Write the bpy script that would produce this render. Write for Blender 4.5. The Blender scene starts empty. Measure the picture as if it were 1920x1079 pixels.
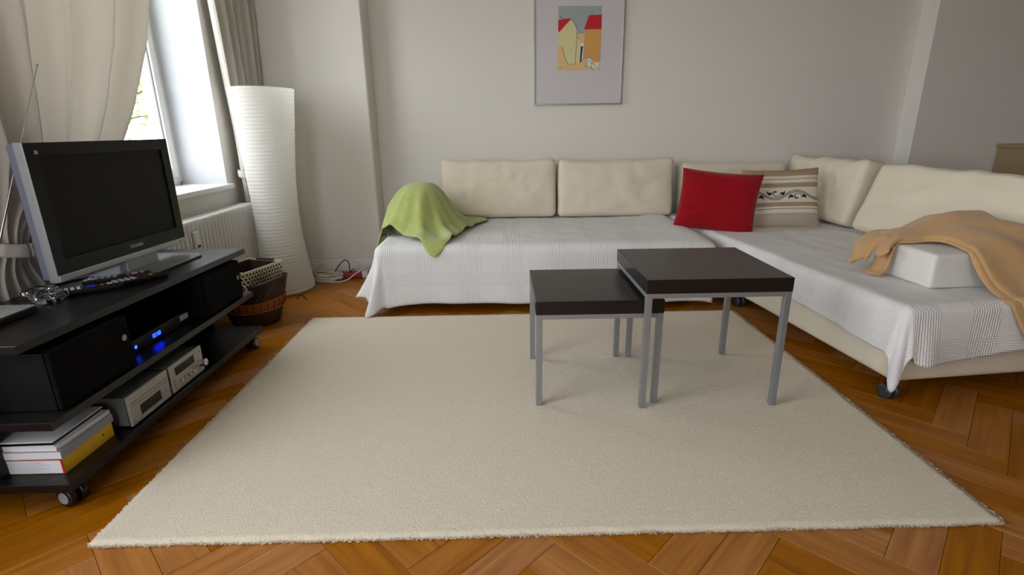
import bpy, math, random
import numpy as np
from mathutils import Vector, Matrix, Euler, noise
random.seed(7)
SC = bpy.context.scene
COL = SC.collection
PI = math.pi

# ------------------------------------------------------------------ camera
FPX = 980.0
CAM_AX = [(0.99970764, -0.01758639, 0.01659364),
          (-0.02098816, -0.29041762, 0.9566698),
          (-0.01200528, -0.95673838, -0.29070182)]     # rows: world X, Y, Z seen in (right, down, forward)
cd = bpy.data.cameras.new('camera'); cam = bpy.data.objects.new('camera', cd); COL.objects.link(cam)
m3 = Matrix([[r[0], -r[1], -r[2]] for r in CAM_AX])
cam.matrix_world = Matrix.Translation((0, 0, 1.0)) @ m3.to_4x4()
cd.sensor_width = 36.0; cd.lens = FPX / 1920 * 36.0; cd.clip_start = 0.02; cd.clip_end = 200
SC.camera = cam

# ------------------------------------------------------------------ world, daylight, exposure
world = bpy.data.worlds.new('world'); SC.world = world; world.use_nodes = True
bg = world.node_tree.nodes['Background']
bg.inputs['Color'].default_value = (0.93, 0.965, 1.0, 1); bg.inputs['Strength'].default_value = 4.2
SC.view_settings.view_transform = 'Standard'; SC.view_settings.look = 'None'
SC.view_settings.gamma = 1.0; SC.view_settings.use_curve_mapping = False
SC.view_settings.exposure = 1.0
SC.cycles.max_bounces = 7; SC.cycles.diffuse_bounces = 4; SC.cycles.glossy_bounces = 3; SC.cycles.adaptive_threshold = 0.03; SC.cycles.use_denoising = True
SC.cycles.transparent_max_bounces = 16

XL = -1.68            # left wall face
YB1, YB, YB3 = 3.80, 4.00, 3.855     # back wall: left pier, niche, right pier
XR, YR, ZC = 6.0, -2.6, 2.75
WIN = [(1.93, 3.29, 0.70, 2.45), (-0.85, 1.12, 0.55, 2.50)]     # window openings in the left wall (y0, y1, z0, z1)
RWIN = [(-1.50, -0.05, 0.55, 2.50)]      # openings in the rear wall behind the camera (x0, x1, z0, z1)

def portal(name, y0, y1, z0, z1, rear=False):
    l = bpy.data.lights.new(name, 'AREA'); l.shape = 'RECTANGLE'
    l.size = z1 - z0; l.size_y = y1 - y0; l.cycles.is_portal = True
    o = bpy.data.objects.new(name, l); COL.objects.link(o)
    if rear: o.location = ((y0 + y1) / 2, YR - 0.38, (z0 + z1) / 2); o.rotation_euler = (0, -PI / 2, PI / 2)
    else: o.location = (-2.06, (y0 + y1) / 2, (z0 + z1) / 2); o.rotation_euler = (0, -PI / 2, 0)
for (a, b, c, d) in WIN: portal('daylight_portal', a, b, c, d)
for (a, b, c, d) in RWIN: portal('daylight_portal', a, b, c, d, True)

# ------------------------------------------------------------------ materials
def lin(c):
    return tuple(((x / 255) / 12.92 if x / 255 <= 0.04045 else ((x / 255 + 0.055) / 1.055) ** 2.4) for x in c) + (1,)
MATS = {}
def mat(name, rgb, rough=0.6, metal=0.0, spec=0.5, bump=0, bscale=200, var=0, vscale=8, emit=None, estr=0, trans=0, ior=1.45, sheen=0, obj_rand=0, stretch=(1, 1, 1), trl=0):
    m = bpy.data.materials.new(name); m.use_nodes = True
    nt = m.node_tree; b = nt.nodes['Principled BSDF']
    b.inputs['Base Color'].default_value = lin(rgb)
    b.inputs['Roughness'].default_value = rough; b.inputs['Metallic'].default_value = metal
    b.inputs['Specular IOR Level'].default_value = spec; b.inputs['IOR'].default_value = ior
    b.inputs['Transmission Weight'].default_value = trans
    if sheen: b.inputs['Sheen Weight'].default_value = sheen
    if emit: b.inputs['Emission Color'].default_value = lin(emit); b.inputs['Emission Strength'].default_value = estr
    tc = None
    if bump or var:
        tc = nt.nodes.new('ShaderNodeTexCoord'); mp = nt.nodes.new('ShaderNodeMapping')
        mp.inputs['Scale'].default_value = stretch; nt.links.new(tc.outputs['Object'], mp.inputs['Vector'])
    if bump:
        n = nt.nodes.new('ShaderNodeTexNoise'); n.inputs['Scale'].default_value = bscale; n.inputs['Detail'].default_value = 3
        nt.links.new(mp.outputs['Vector'], n.inputs['Vector'])
        bp = nt.nodes.new('ShaderNodeBump'); bp.inputs['Strength'].default_value = bump; bp.inputs['Distance'].default_value = 0.004
        nt.links.new(n.outputs['Fac'], bp.inputs['Height']); nt.links.new(bp.outputs['Normal'], b.inputs['Normal'])
    if var:
        n = nt.nodes.new('ShaderNodeTexNoise'); n.inputs['Scale'].default_value = vscale; n.inputs['Detail'].default_value = 4
        nt.links.new(mp.outputs['Vector'], n.inputs['Vector'])
        mx = nt.nodes.new('ShaderNodeMix'); mx.data_type = 'RGBA'
        mx.inputs[6].default_value = lin([c * (1 - var) for c in rgb]); mx.inputs[7].default_value = lin([min(255, c * (1 + var)) for c in rgb])
        nt.links.new(n.outputs['Fac'], mx.inputs[0]); nt.links.new(mx.outputs[2], b.inputs['Base Color'])
    if trl:
        out = nt.nodes['Material Output']; t = nt.nodes.new('ShaderNodeBsdfTranslucent'); t.inputs['Color'].default_value = lin(rgb)
        ms = nt.nodes.new('ShaderNodeMixShader'); ms.inputs[0].default_value = trl
        nt.links.new(b.outputs[0], ms.inputs[1]); nt.links.new(t.outputs[0], ms.inputs[2]); nt.links.new(ms.outputs[0], out.inputs['Surface'])
    MATS[name] = m
    return m

mat('plaster', (233, 229, 222), 0.95, spec=0.15, bump=0.25, bscale=120)
mat('bounce_damping_plaster', (140, 122, 102), 0.95, spec=0.15)  # tone made up dark so the unseen right wall bounces less light
mat('ceiling_paint', (243, 241, 237), 0.95, spec=0.1)
mat('white_paint', (236, 236, 234), 0.35, spec=0.4)
mat('jamb_paint', (204, 207, 212), 0.7, spec=0.3)
mat('radiator_enamel', (232, 232, 230), 0.3, spec=0.5)
mat('subfloor', (92, 55, 26), 0.7)
mat('black_board', (15, 14, 15), 0.34, spec=0.5, bump=0.05, bscale=60, stretch=(6, 0.6, 6))
mat('table_veneer', (29, 24, 22), 0.30, spec=0.5, var=0.15, vscale=10, stretch=(1, 14, 1))
mat('grey_steel', (150, 153, 158), 0.42, metal=0.55, spec=0.5)
mat('tv_black', (12, 12, 13), 0.3, spec=0.3)
mat('tv_screen', (17, 15, 14), 0.5, spec=0.25)
mat('tv_silver', (176, 180, 186), 0.35, metal=0.5)
mat('tv_back', (120, 122, 145), 0.45, spec=0.5)
mat('tv_foot', (112, 114, 116), 0.3, metal=0.3)
mat('speaker_case', (11, 11, 11), 0.6, spec=0.2)
mat('speaker_cloth', (10, 10, 11), 0.9, spec=0.15, bump=0.3, bscale=700)
mat('black_plastic', (14, 14, 15), 0.4)
mat('caster_black', (22, 22, 24), 0.35)
mat('caster_grey', (160, 160, 162), 0.4)
mat('caster_clear', (58, 60, 64), 0.25, spec=0.6)
mat('hifi_front', (178, 176, 172), 0.38, metal=0.5)
mat('hifi_body', (112, 116, 118), 0.45, metal=0.3)
mat('display_black', (8, 8, 9), 0.15)
mat('blue_led', (40, 70, 255), emit=(30, 60, 255), estr=4)
mat('chrome', (215, 215, 215), 0.15, metal=1.0)
mat('paper', (222, 224, 230), 0.85, spec=0.2)
mat('yellow_card', (226, 176, 30), 0.55)
mat('red_card', (190, 32, 36), 0.5)
mat('grey_card', (150, 156, 166), 0.6)
mat('cream_fabric', (226, 217, 197), 0.92, spec=0.15, bump=0.18, bscale=380, sheen=0.1)
mat('white_fabric', (228, 226, 221), 0.92, spec=0.15, bump=0.12, bscale=420)
mat('cushion_cream', (229, 219, 198), 0.92, spec=0.15, bump=0.15, bscale=420, sheen=0.1)
mat('red_cotton', (148, 5, 22), 0.85, spec=0.15, bump=0.25, bscale=30, stretch=(1, 1, 6), sheen=0.2)
mat('green_wool', (178, 190, 110), 0.98, spec=0.1, bump=0.6, bscale=420, var=0.08, vscale=60, sheen=0.4)
mat('tan_fleece', (200, 160, 112), 0.98, spec=0.08, bump=0.4, bscale=350, var=0.04, vscale=40, sheen=0.35)
mat('curtain_linen', (234, 230, 223), 0.92, spec=0.1, bump=0.2, bscale=500, trl=0.3, stretch=(1, 1, 1))
mat('rice_paper', (243, 241, 236), 0.9, spec=0.15, bump=0.3, bscale=60, trl=0.5)
mat('dark_wicker', (52, 34, 24), 0.5, var=0.35, vscale=60)
mat('orange_wicker', (156, 82, 34), 0.55, var=0.25, vscale=70)
mat('seagrass', (220, 202, 176), 0.75, var=0.2, vscale=80)
mat('basket_dark', (60, 44, 40), 0.7, var=0.3, vscale=40)
mat('cable_white', (214, 212, 204), 0.5)
mat('cable_black', (16, 16, 17), 0.5)
mat('strip_red', (150, 28, 50), 0.4)
mat('alu_frame', (182, 182, 182), 0.3, metal=0.8)
mat('mat_board', (214, 208, 212), 0.9, spec=0.15)
mat('art_sky', (168, 178, 178), 0.9); mat('art_cream', (224, 216, 164), 0.9); mat('art_ochre', (222, 166, 96), 0.9)
mat('art_red', (206, 44, 58), 0.9); mat('art_sand', (232, 196, 144), 0.9); mat('art_ink', (52, 48, 46), 0.9); mat('art_white', (228, 230, 218), 0.9)
mat('print_ink', (30, 28, 30), 0.9)
mat('pebble_grey', (120, 120, 122), 0.6)
mat('key_grey', (170, 172, 180), 0.5); mat('key_blue', (40, 50, 190), 0.5); mat('key_red', (190, 36, 40), 0.5); mat('key_green', (90, 180, 60), 0.5)
mat('crystal', (252, 252, 254), 0.10, trans=1.0, ior=1.35)
mat('laminate_silver', (186, 190, 194), 0.25, metal=0.4)
mat('bark', (70, 60, 50), 0.9, var=0.2, vscale=20)
mat('leaf', (120, 140, 60), 0.7, trl=0.4)
mat('lawn', (150, 152, 138), 0.95, var=0.1, vscale=2)
mat('cream_lacquer', (158, 138, 104), 0.5)
mat('rug_wool', (220, 210, 192), 0.98, spec=0.05, bump=0.6, bscale=260, var=0.06, vscale=160)
mat('rug_pile', (222, 212, 194), 0.98, spec=0.05, var=0.07, vscale=9, sheen=0.3)

def glass_mat():
    m = bpy.data.materials.new('window_glass'); m.use_nodes = True; nt = m.node_tree
    nt.nodes.remove(nt.nodes['Principled BSDF']); out = nt.nodes['Material Output']
    t = nt.nodes.new('ShaderNodeBsdfTransparent'); g = nt.nodes.new('ShaderNodeBsdfGlossy'); g.inputs['Roughness'].default_value = 0.02
    x = nt.nodes.new('ShaderNodeMixShader'); x.inputs[0].default_value = 0.05
    nt.links.new(t.outputs[0], x.inputs[1]); nt.links.new(g.outputs[0], x.inputs[2]); nt.links.new(x.outputs[0], out.inputs['Surface'])
    MATS['window_glass'] = m
glass_mat()

def wood_mat():
    m = bpy.data.materials.new('oak_parquet'); m.use_nodes = True; nt = m.node_tree; b = nt.nodes['Principled BSDF']
    N = nt.nodes.new; L = nt.links.new
    tc = N('ShaderNodeTexCoord'); mp = N('ShaderNodeMapping'); mp.inputs['Scale'].default_value = (3, 45, 3)
    oi = N('ShaderNodeObjectInfo'); ad = N('ShaderNodeVectorMath'); ad.operation = 'ADD'
    sc_ = N('ShaderNodeVectorMath'); sc_.operation = 'SCALE'; sc_.inputs['Scale'].default_value = 3.0
    L(oi.outputs['Location'], sc_.inputs[0]); L(tc.outputs['Object'], ad.inputs[0]); L(sc_.outputs[0], ad.inputs[1]); L(ad.outputs[0], mp.inputs['Vector'])
    n = N('ShaderNodeTexNoise'); n.inputs['Scale'].default_value = 1.0; n.inputs['Detail'].default_value = 6; n.inputs['Distortion'].default_value = 0.6
    L(mp.outputs[0], n.inputs['Vector'])
    cr = N('ShaderNodeValToRGB'); cr.color_ramp.elements[0].position = 0.3; cr.color_ramp.elements[1].position = 0.75
    cr.color_ramp.elements[0].color = lin((146, 88, 34)); cr.color_ramp.elements[1].color = lin((182, 122, 54)); L(n.outputs['Fac'], cr.inputs[0])
    hs = N('ShaderNodeHueSaturation'); L(cr.outputs[0], hs.inputs['Color'])
    mr = N('ShaderNodeMapRange'); mr.inputs[3].default_value = 0.82; mr.inputs[4].default_value = 1.10; L(oi.outputs['Random'], mr.inputs[0]); L(mr.outputs[0], hs.inputs['Value'])
    mr2 = N('ShaderNodeMapRange'); mr2.inputs[3].default_value = 1.16; mr2.inputs[4].default_value = 0.92; L(oi.outputs['Random'], mr2.inputs[0]); L(mr2.outputs[0], hs.inputs['Saturation'])
    L(hs.outputs[0], b.inputs['Base Color']); b.inputs['Roughness'].default_value = 0.36; b.inputs['Specular IOR Level'].default_value = 0.32
    MATS['oak_parquet'] = m
wood_mat()

def waffle_mat():
    # white cotton: woven ribs in bands, as fine relief
    m = mat('waffle_cotton', (232, 231, 232), 0.95, spec=0.12)
    nt = m.node_tree; b = nt.nodes['Principled BSDF']; N = nt.nodes.new; L = nt.links.new
    tc = N('ShaderNodeTexCoord'); sp = N('ShaderNodeSeparateXYZ'); L(tc.outputs['UV'], sp.inputs[0])
    def rib(axis, fr):
        a = N('ShaderNodeMath'); a.operation = 'MULTIPLY'; a.inputs[1].default_value = fr * 2 * PI; L(sp.outputs[axis], a.inputs[0])
        s = N('ShaderNodeMath'); s.operation = 'SINE'; L(a.outputs[0], s.inputs[0]); return s
    def band(axis, fr, th):
        s = rib(axis, fr); g = N('ShaderNodeMapRange'); g.interpolation_type = 'SMOOTHSTEP'
        g.inputs[1].default_value = th; g.inputs[2].default_value = th + 0.25; L(s.outputs[0], g.inputs[0]); return g
    def mul(p, q):
        x = N('ShaderNodeMath'); x.operation = 'MULTIPLY'; L(p.outputs[0], x.inputs[0]); L(q.outputs[0], x.inputs[1]); return x
    u = mul(rib(0, 100), band(0, 4.2, -0.1)); v = mul(rib(1, 110), band(1, 4.6, 0.3))
    ad = N('ShaderNodeMath'); ad.operation = 'ADD'; L(u.outputs[0], ad.inputs[0]); L(v.outputs[0], ad.inputs[1])
    bp = N('ShaderNodeBump'); bp.inputs['Strength'].default_value = 0.4; bp.inputs['Distance'].default_value = 0.0018
    L(ad.outputs[0], bp.inputs['Height']); L(bp.outputs[0], b.inputs['Normal'])
waffle_mat()

def stripes_mat():
    # printed cushion: woven stripes across its height (object z, -0.19 .. 0.19)
    m = mat('striped_print', (220, 208, 190), 0.92, spec=0.12)
    nt = m.node_tree; b = nt.nodes['Principled BSDF']; N = nt.nodes.new; L = nt.links.new
    tc = N('ShaderNodeTexCoord'); sp = N('ShaderNodeSeparateXYZ'); L(tc.outputs['UV'], sp.inputs[0])
    cr = N('ShaderNodeValToRGB'); cr.color_ramp.interpolation = 'CONSTANT'; e = cr.color_ramp.elements
    tan = lin((172, 150, 126)); wh = lin((226, 216, 200)); ink = lin((50, 46, 44)); grey = lin((188, 174, 156))
    stops = [(0, grey), (.24, wh), (.305, ink), (.315, wh), (.35, tan), (.42, wh), (.67, tan), (.75, wh), (.81, ink), (.82, wh), (.87, tan)]
    e[0].position, e[0].color = stops[0]; e[1].position, e[1].color = stops[1]
    for p, c in stops[2:]:
        k = e.new(p); k.color = c
    L(sp.outputs[1], cr.inputs[0]); L(cr.outputs[0], b.inputs['Base Color'])
stripes_mat()

# ------------------------------------------------------------------ mesh helpers
class MB:
    def __init__(s): s.v = []; s.f = []; s.m = []; s.uv = None
    def face(s, idx, mi=0): s.f.append(tuple(idx)); s.m.append(mi)
    def box(s, x0, x1, y0, y1, z0, z1, mi=0):
        b = len(s.v)
        s.v += [(x0, y0, z0), (x1, y0, z0), (x1, y1, z0), (x0, y1, z0), (x0, y0, z1), (x1, y0, z1), (x1, y1, z1), (x0, y1, z1)]
        for q in ((0, 3, 2, 1), (4, 5, 6, 7), (0, 1, 5, 4), (1, 2, 6, 5), (2, 3, 7, 6), (3, 0, 4, 7)): s.face([b + i for i in q], mi)
        return s
    def xf(s, M):
        s.v = [tuple(M @ Vector(p)) for p in s.v]; return s
    def prism(s, poly, a0, a1, plane='xy', mi=0):
        b = len(s.v); n = len(poly)
        P = {'xy': lambda p, a: (p[0], p[1], a), 'xz': lambda p, a: (p[0], a, p[1]), 'yz': lambda p, a: (a, p[0], p[1])}[plane]
        s.v += [P(p, a0) for p in poly] + [P(p, a1) for p in poly]
        s.face([b + i for i in range(n)][::-1], mi); s.face([b + n + i for i in range(n)], mi)
        for i in range(n): s.face((b + i, b + (i + 1) % n, b + n + (i + 1) % n, b + n + i), mi)
        return s
    def tube(s, pts, r, n=8, caps=True, mi=0, closed=False):
        pts = [Vector(p) for p in pts]; b = len(s.v); K = len(pts)
        rr = r if isinstance(r, (list, tuple)) else [r] * K
        up = Vector((0, 0, 1)); prev = None
        for i, p in enumerate(pts):
            if closed: t = pts[(i + 1) % K] - pts[i - 1]
            else: t = pts[min(i + 1, K - 1)] - pts[max(i - 1, 0)]
            t = t.normalized() if t.length > 1e-9 else Vector((0, 0, 1))
            if prev is None:
                a = t.cross(up if abs(t.z) < 0.9 else Vector((1, 0, 0))).normalized()
            else:
                a = (prev - t * prev.dot(t)); a = a.normalized() if a.length > 1e-6 else t.orthogonal().normalized()
            prev = a; c = t.cross(a)
            for k in range(n):
                w = 2 * PI * k / n; s.v.append(tuple(p + (a * math.cos(w) + c * math.sin(w)) * rr[i]))
        for i in range(K if closed else K - 1):
            j = (i + 1) % K
            for k in range(n):
                s.face((b + i * n + k, b + i * n + (k + 1) % n, b + j * n + (k + 1) % n, b + j * n + k), mi)
        if caps and not closed:
            s.face([b + k for k in range(n)][::-1], mi); s.face([b + (K - 1) * n + k for k in range(n)], mi)
        return s
    def lathe(s, prof, c=(0, 0, 0), n=32, sx=1, sy=1, cap0=True, cap1=True, mi=0, axis='z', fn=None):
        b = len(s.v)
        for (r, z) in prof:
            for k in range(n):
                w = 2 * PI * k / n; rr = r * (fn(w, z) if fn else 1)
                p = (rr * math.cos(w) * sx, rr * math.sin(w) * sy, z)
                if axis == 'x': p = (p[2], p[0], p[1])
                if axis == 'y': p = (p[0], p[2], p[1])
                s.v.append((c[0] + p[0], c[1] + p[1], c[2] + p[2]))
        for i in range(len(prof) - 1):
            for k in range(n): s.face((b + i * n + k, b + i * n + (k + 1) % n, b + (i + 1) * n + (k + 1) % n, b + (i + 1) * n + k), mi)
        if cap0: s.face([b + k for k in range(n)][::-1], mi)
        if cap1: s.face([b + (len(prof) - 1) * n + k for k in range(n)], mi)
        return s
    def grid(s, fn, nu, nv, uvfn=None, mi=0):
        b = len(s.v)
        if uvfn and s.uv is None: s.uv = {}
        for j in range(nv + 1):
            for i in range(nu + 1):
                s.v.append(tuple(fn(i / nu, j / nv)))
                if uvfn: s.uv[len(s.v) - 1] = uvfn(i / nu, j / nv)
        for j in range(nv):
            for i in range(nu):
                a = b + j * (nu + 1) + i; s.face((a, a + 1, a + nu + 2, a + nu + 1), mi)
        return s
    def build(s, name, material, parent=None, local=False, smooth=False, bevel=0, bseg=2, solid=0, soff=0, subsurf=0):
        me = bpy.data.meshes.new(name); me.from_pydata(s.v, [], s.f)
        ms = material if isinstance(material, (list, tuple)) else [material]
        for x in ms: me.materials.append(MATS[x])
        if len(ms) > 1: me.polygons.foreach_set('material_index', s.m)
        if s.uv is not None:
            ul = me.uv_layers.new(name='UVMap')
            for lp in me.loops: ul.data[lp.index].uv = s.uv.get(lp.vertex_index, (0, 0))
        if smooth: me.polygons.foreach_set('use_smooth', [True] * len(me.polygons))
        me.validate(); me.update()
        o = bpy.data.objects.new(name, me); COL.objects.link(o)
        if parent is not None:
            o.parent = parent
            if not local and parent.parent is None and parent.type == 'EMPTY':
                o.matrix_parent_inverse = (Matrix.LocRotScale(parent.location, parent.rotation_euler, parent.scale)).inverted()
        if solid:
            md = o.modifiers.new('solid', 'SOLIDIFY'); md.thickness = solid; md.offset = soff
        if subsurf:
            md = o.modifiers.new('sub', 'SUBSURF'); md.levels = subsurf; md.render_levels = subsurf
        if bevel:
            md = o.modifiers.new('bevel', 'BEVEL'); md.width = bevel; md.segments = bseg; md.limit_method = 'ANGLE'; md.angle_limit = math.radians(40)
            if smooth is False: me.polygons.foreach_set('use_smooth', [False] * len(me.polygons))
        return o

def tag(o, label, cat, group=None, kind=None):
    o['label'] = label; o['category'] = cat
    if group: o['group'] = group
    if kind: o['kind'] = kind
    return o
def thing(name, label, cat, loc=(0, 0, 0), rotz=0, group=None):
    o = bpy.data.objects.new(name, None); COL.objects.link(o); o.empty_display_size = 0.1
    o.location = loc; o.rotation_euler = (0, 0, rotz)
    return tag(o, label, cat, group)
def struct(o, label=None):
    o['kind'] = 'structure'
    if label: o['label'] = label
    return o
def share(src, name, parent, loc=None, rot=None, pinv=None):
    c = bpy.data.objects.new(name, src.data); COL.objects.link(c); c.parent = parent
    if loc is not None: c.location = loc
    if rot is not None: c.rotation_euler = rot
    if pinv is not None: c.matrix_parent_inverse = pinv
    return c
def text_mesh(txt, size, name, material, parent, M, ext=0.0004):
    cu = bpy.data.curves.new('lettering', 'FONT'); cu.body = txt; cu.size = size; cu.align_x = 'CENTER'; cu.align_y = 'CENTER'; cu.extrude = ext
    t = bpy.data.objects.new('lettering', cu); COL.objects.link(t)
    dg = bpy.context.evaluated_depsgraph_get(); me = bpy.data.meshes.new_from_object(t.evaluated_get(dg))
    bpy.data.objects.remove(t); me.materials.clear(); me.materials.append(MATS[material]); me.transform(M)
    o = bpy.data.objects.new(name, me); COL.objects.link(o); o.parent = parent
    return o
def ss(a, b, x):
    t = max(0.0, min(1.0, (x - a) / (b - a))); return t * t * (3 - 2 * t)
def lerp_tab(tab, x):
    if x <= tab[0][0]: return tab[0][1]
    for (a, p), (b, q) in zip(tab, tab[1:]):
        if x <= b:
            t = (x - a) / (b - a); t = t * t * (3 - 2 * t) if False else t
            return p + (q - p) * t
    return tab[-1][1]
def nz(x, y, z=0.0): return noise.noise(Vector((x, y, z)))
def catmull(pts, n=8, closed=False):
    P = [Vector(p) for p in pts]; out = []; K = len(P)
    for i in range(K if closed else K - 1):
        p0 = P[(i - 1) % K] if closed else P[max(i - 1, 0)]; p1 = P[i]; p2 = P[(i + 1) % K]; p3 = P[(i + 2) % K] if closed else P[min(i + 2, K - 1)]
        for k in range(n):
            t = k / n
            out.append(0.5 * ((2 * p1) + (p2 - p0) * t + (2 * p0 - 5 * p1 + 4 * p2 - p3) * t * t + (3 * p1 - p0 - 3 * p2 + p3) * t ** 3))
    if not closed: out.append(P[-1])
    return out

def rounded_box(w, d, h, r, n=12, deform=None):
    """soft box centred on the origin, sides w (x), d (y), h (z)"""
    mb = MB(); idx = {}
    hw, hd, hh = w / 2, d / 2, h / 2
    def put(p):
        inner = Vector((max(-hw + r, min(hw - r, p[0])), max(-hd + r, min(hd - r, p[1])), max(-hh + r, min(hh - r, p[2]))))
        dv = Vector(p) - inner
        q = inner + (dv.normalized() * r if dv.length > 1e-9 else Vector((0, 0, 0)))
        key = (round(p[0], 5), round(p[1], 5), round(p[2], 5))
        if key not in idx:
            if deform: q = Vector(deform(q, (p[0] / hw, p[1] / hd, p[2] / hh)))
            idx[key] = len(mb.v); mb.v.append(tuple(q))
        return idx[key]
    def ticks(hl, m):
        a = [-hl, -hl + r * 0.3, -hl + r * 0.65]
        return a + [(-hl + r) + (2 * hl - 2 * r) * i / m for i in range(m + 1)] + [hl - r * 0.65, hl - r * 0.3, hl]
    nx, ny, nzz = max(2, int(n * w / max(w, h))), max(1, int(n * d / max(w, h))), max(2, int(n * h / max(w, h)))
    TX, TY, TZ = ticks(hw, nx), ticks(hd, ny), ticks(hh, nzz)
    def quad(F, A, B, flip):
        for i in range(len(A) - 1):
            for j in range(len(B) - 1):
                q = [put(F(A[i], B[j])), put(F(A[i + 1], B[j])), put(F(A[i + 1], B[j + 1])), put(F(A[i], B[j + 1]))]
                mb.face(q[::-1] if flip else q)
    quad(lambda a, b: (a, -hd, b), TX, TZ, False); quad(lambda a, b: (a, hd, b), TX, TZ, True)
    quad(lambda a, b: (a, b, hh), TX, TY, False); quad(lambda a, b: (a, b, -hh), TX, TY, True)
    quad(lambda a, b: (hw, a, b), TY, TZ, False); quad(lambda a, b: (-hw, a, b), TY, TZ, True)
    return mb

# ================================================================== THE ROOM
# floor: dark sub-floor with oak planks laid in herringbone
mb = MB().box(-2.0, XR + 0.2, YR - 0.4, 4.3, -0.12, -0.014)
floor = struct(mb.build('floor', 'subfloor'), 'oak herringbone parquet floor')
PW, PL, PT = 0.1013, 0.4052, 0.0136
def plank_mesh():
    g = 0.0005; b = 0.0007
    x, y = PL / 2 - g, PW / 2 - g
    m = MB(); m.v = [(-x, -y, -PT), (x, -y, -PT), (x, y, -PT), (-x, y, -PT), (-x, -y, -b), (x, -y, -b), (x, y, -b), (-x, y, -b),
                     (-x + b, -y + b, 0), (x - b, -y + b, 0), (x - b, y - b, 0), (-x + b, y - b, 0)]
    m.f = [(8, 9, 10, 11)] + [(i, (i + 1) % 4, 4 + (i + 1) % 4, 4 + i) for i in range(4)] + [(4 + i, 4 + (i + 1) % 4, 8 + (i + 1) % 4, 8 + i) for i in range(4)]
    m.m = [0] * 9
    return m
RUG = (-1.052, 1.283, 1.092, 2.735)
first = None; hidden = []
q2 = math.sqrt(0.5)
planks = []
NL = 5
for i in range(-60, 61):
    for k in range(-12, 13):
        vi = 0.774 + PW * i; us = 0.537 + PW * i + 2 * PL * k
        planks.append((us + PL / 2, vi + PW / 2, PI / 4))
        planks.append((us + PW / 2, vi + PW + PL / 2, -PI / 4))
vis = []
for (u, v, a) in planks:
    x, y = (u - v) * q2, (u + v) * q2
    if not (-1.95 < x < 4.3 and -0.4 < y < 3.95): continue
    ca, sa = math.cos(a), math.sin(a)
    cor = [(x + sx * ca * PL / 2 - sy * sa * PW / 2, y + sx * sa * PL / 2 + sy * ca * PW / 2) for sx in (-1, 1) for sy in (-1, 1)]
    under = all(RUG[0] + .01 < p[0] < RUG[1] - .01 and RUG[2] + .01 < p[1] < RUG[3] - .01 for p in cor)
    seen = False
    for (px, py) in cor + [(x, y)]:
        d = [CAM_AX[0][c] * px + CAM_AX[1][c] * py + CAM_AX[2][c] * (-1.0) for c in range(3)]
        if d[2] > 0.1:
            X, Y = 960 + FPX * d[0] / d[2], 539.5 + FPX * d[1] / d[2]
            if -40 < X < 1960 and 440 < Y < 1125: seen = True
    if max(p[1] for p in cor) > 3.99 or min(p[0] for p in cor) < XL - 0.05: seen = seen and True
    deep = (y > 3.1 and x > -0.5) or (x > 1.9 and y > 2.1) or (x < -1.35 and 1.3 < y < 2.4)
    if seen and not under and not deep and len(vis) < 300: vis.append((x, y, a))
    else: hidden.append((x, y, a))
for n, (x, y, a) in enumerate(vis):
    if first is None:
        first = plank_mesh().build('plank', 'oak_parquet', floor); o = first
    else: o = share(first, 'plank', floor)
    o.location = (x, y, -0.0003 * random.random()); o.rotation_euler = (0, 0, a)
hm = MB(); pm = plank_mesh()
for (x, y, a) in hidden:
    b = len(hm.v); M = Matrix.Translation((x, y, 0)) @ Matrix.Rotation(a, 4, 'Z')
    hm.v += [tuple(M @ Vector(p)) for p in pm.v]; hm.f += [tuple(b + i for i in f) for f in pm.f]; hm.m += pm.m
far = hm.build('plank_field', 'oak_parquet', floor); far['kind'] = 'stuff'
# bare boards behind the camera
b = MB().box(-2.0, XR + 0.2, YR - 0.4, -0.75, -0.014, -0.0015).build('plank_field', 'oak_parquet', floor); b['kind'] = 'stuff'

struct(MB().box(-2.2, XR + 0.2, YR - 0.4, 4.3, ZC, ZC + 0.2).build('ceiling', 'ceiling_paint'))
# left wall with two window openings
mb = MB(); x0, x1 = -2.08, XL
ys = sorted(WIN); cur = YR - 0.4
for (a, b_, c_, d_) in ys:
    mb.box(x0, x1, cur, a, 0, ZC); mb.box(x0, x1, a, b_, 0, c_ - 0.03); mb.box(x0, x1, a, b_, d_, ZC); cur = b_
mb.box(x0, x1, cur, 4.2, 0, ZC)
struct(mb.build('wall_left', 'plaster'))
# back wall: left pier, niche, right pier with rounded arrises
back = MB().prism([(XL, 4.3), (XL, YB1), (-0.905, YB1), (-0.896, YB1 + 0.009), (-0.895, YB), (2.96, YB), (2.96, YB3 + 0.008), (2.968, YB3), (XR, YB3), (XR, 4.3)], 0, ZC)
struct(back.build('wall_back', 'plaster'))
struct(MB().box(XR, XR + 0.2, YR - 0.4, 4.3, 0, ZC).build('wall_right', 'bounce_damping_plaster'))  # out of view; set far off and dark to dim the room's right side
mb = MB(); cur = -2.08
for (a, b_, c, d) in RWIN:
    mb.box(cur, a, YR - 0.4, YR, 0, ZC); mb.box(a, b_, YR - 0.4, YR, 0, c - 0.03); mb.box(a, b_, YR - 0.4, YR, d, ZC); cur = b_
mb.box(cur, XR + 0.2, YR - 0.4, YR, 0, ZC)
struct(mb.build('wall_rear', 'plaster'))
def skirting(name, y, xa, xb):
    p = [(y, 0), (y - 0.016, 0), (y - 0.016, 0.062), (y - 0.012, 0.066), (y - 0.012, 0.078), (y - 0.006, 0.084), (y, 0.084)]
    m = MB(); m.prism([(a, b) for a, b in p], xa, xb, 'yz'); return struct(m.build(name, 'white_paint'))
skirting('baseboard_back', YB1, XL, -0.897); skirting('baseboard_niche', YB, -0.893, 2.955); skirting('baseboard_right', YB3, 2.972, XR)

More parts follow.
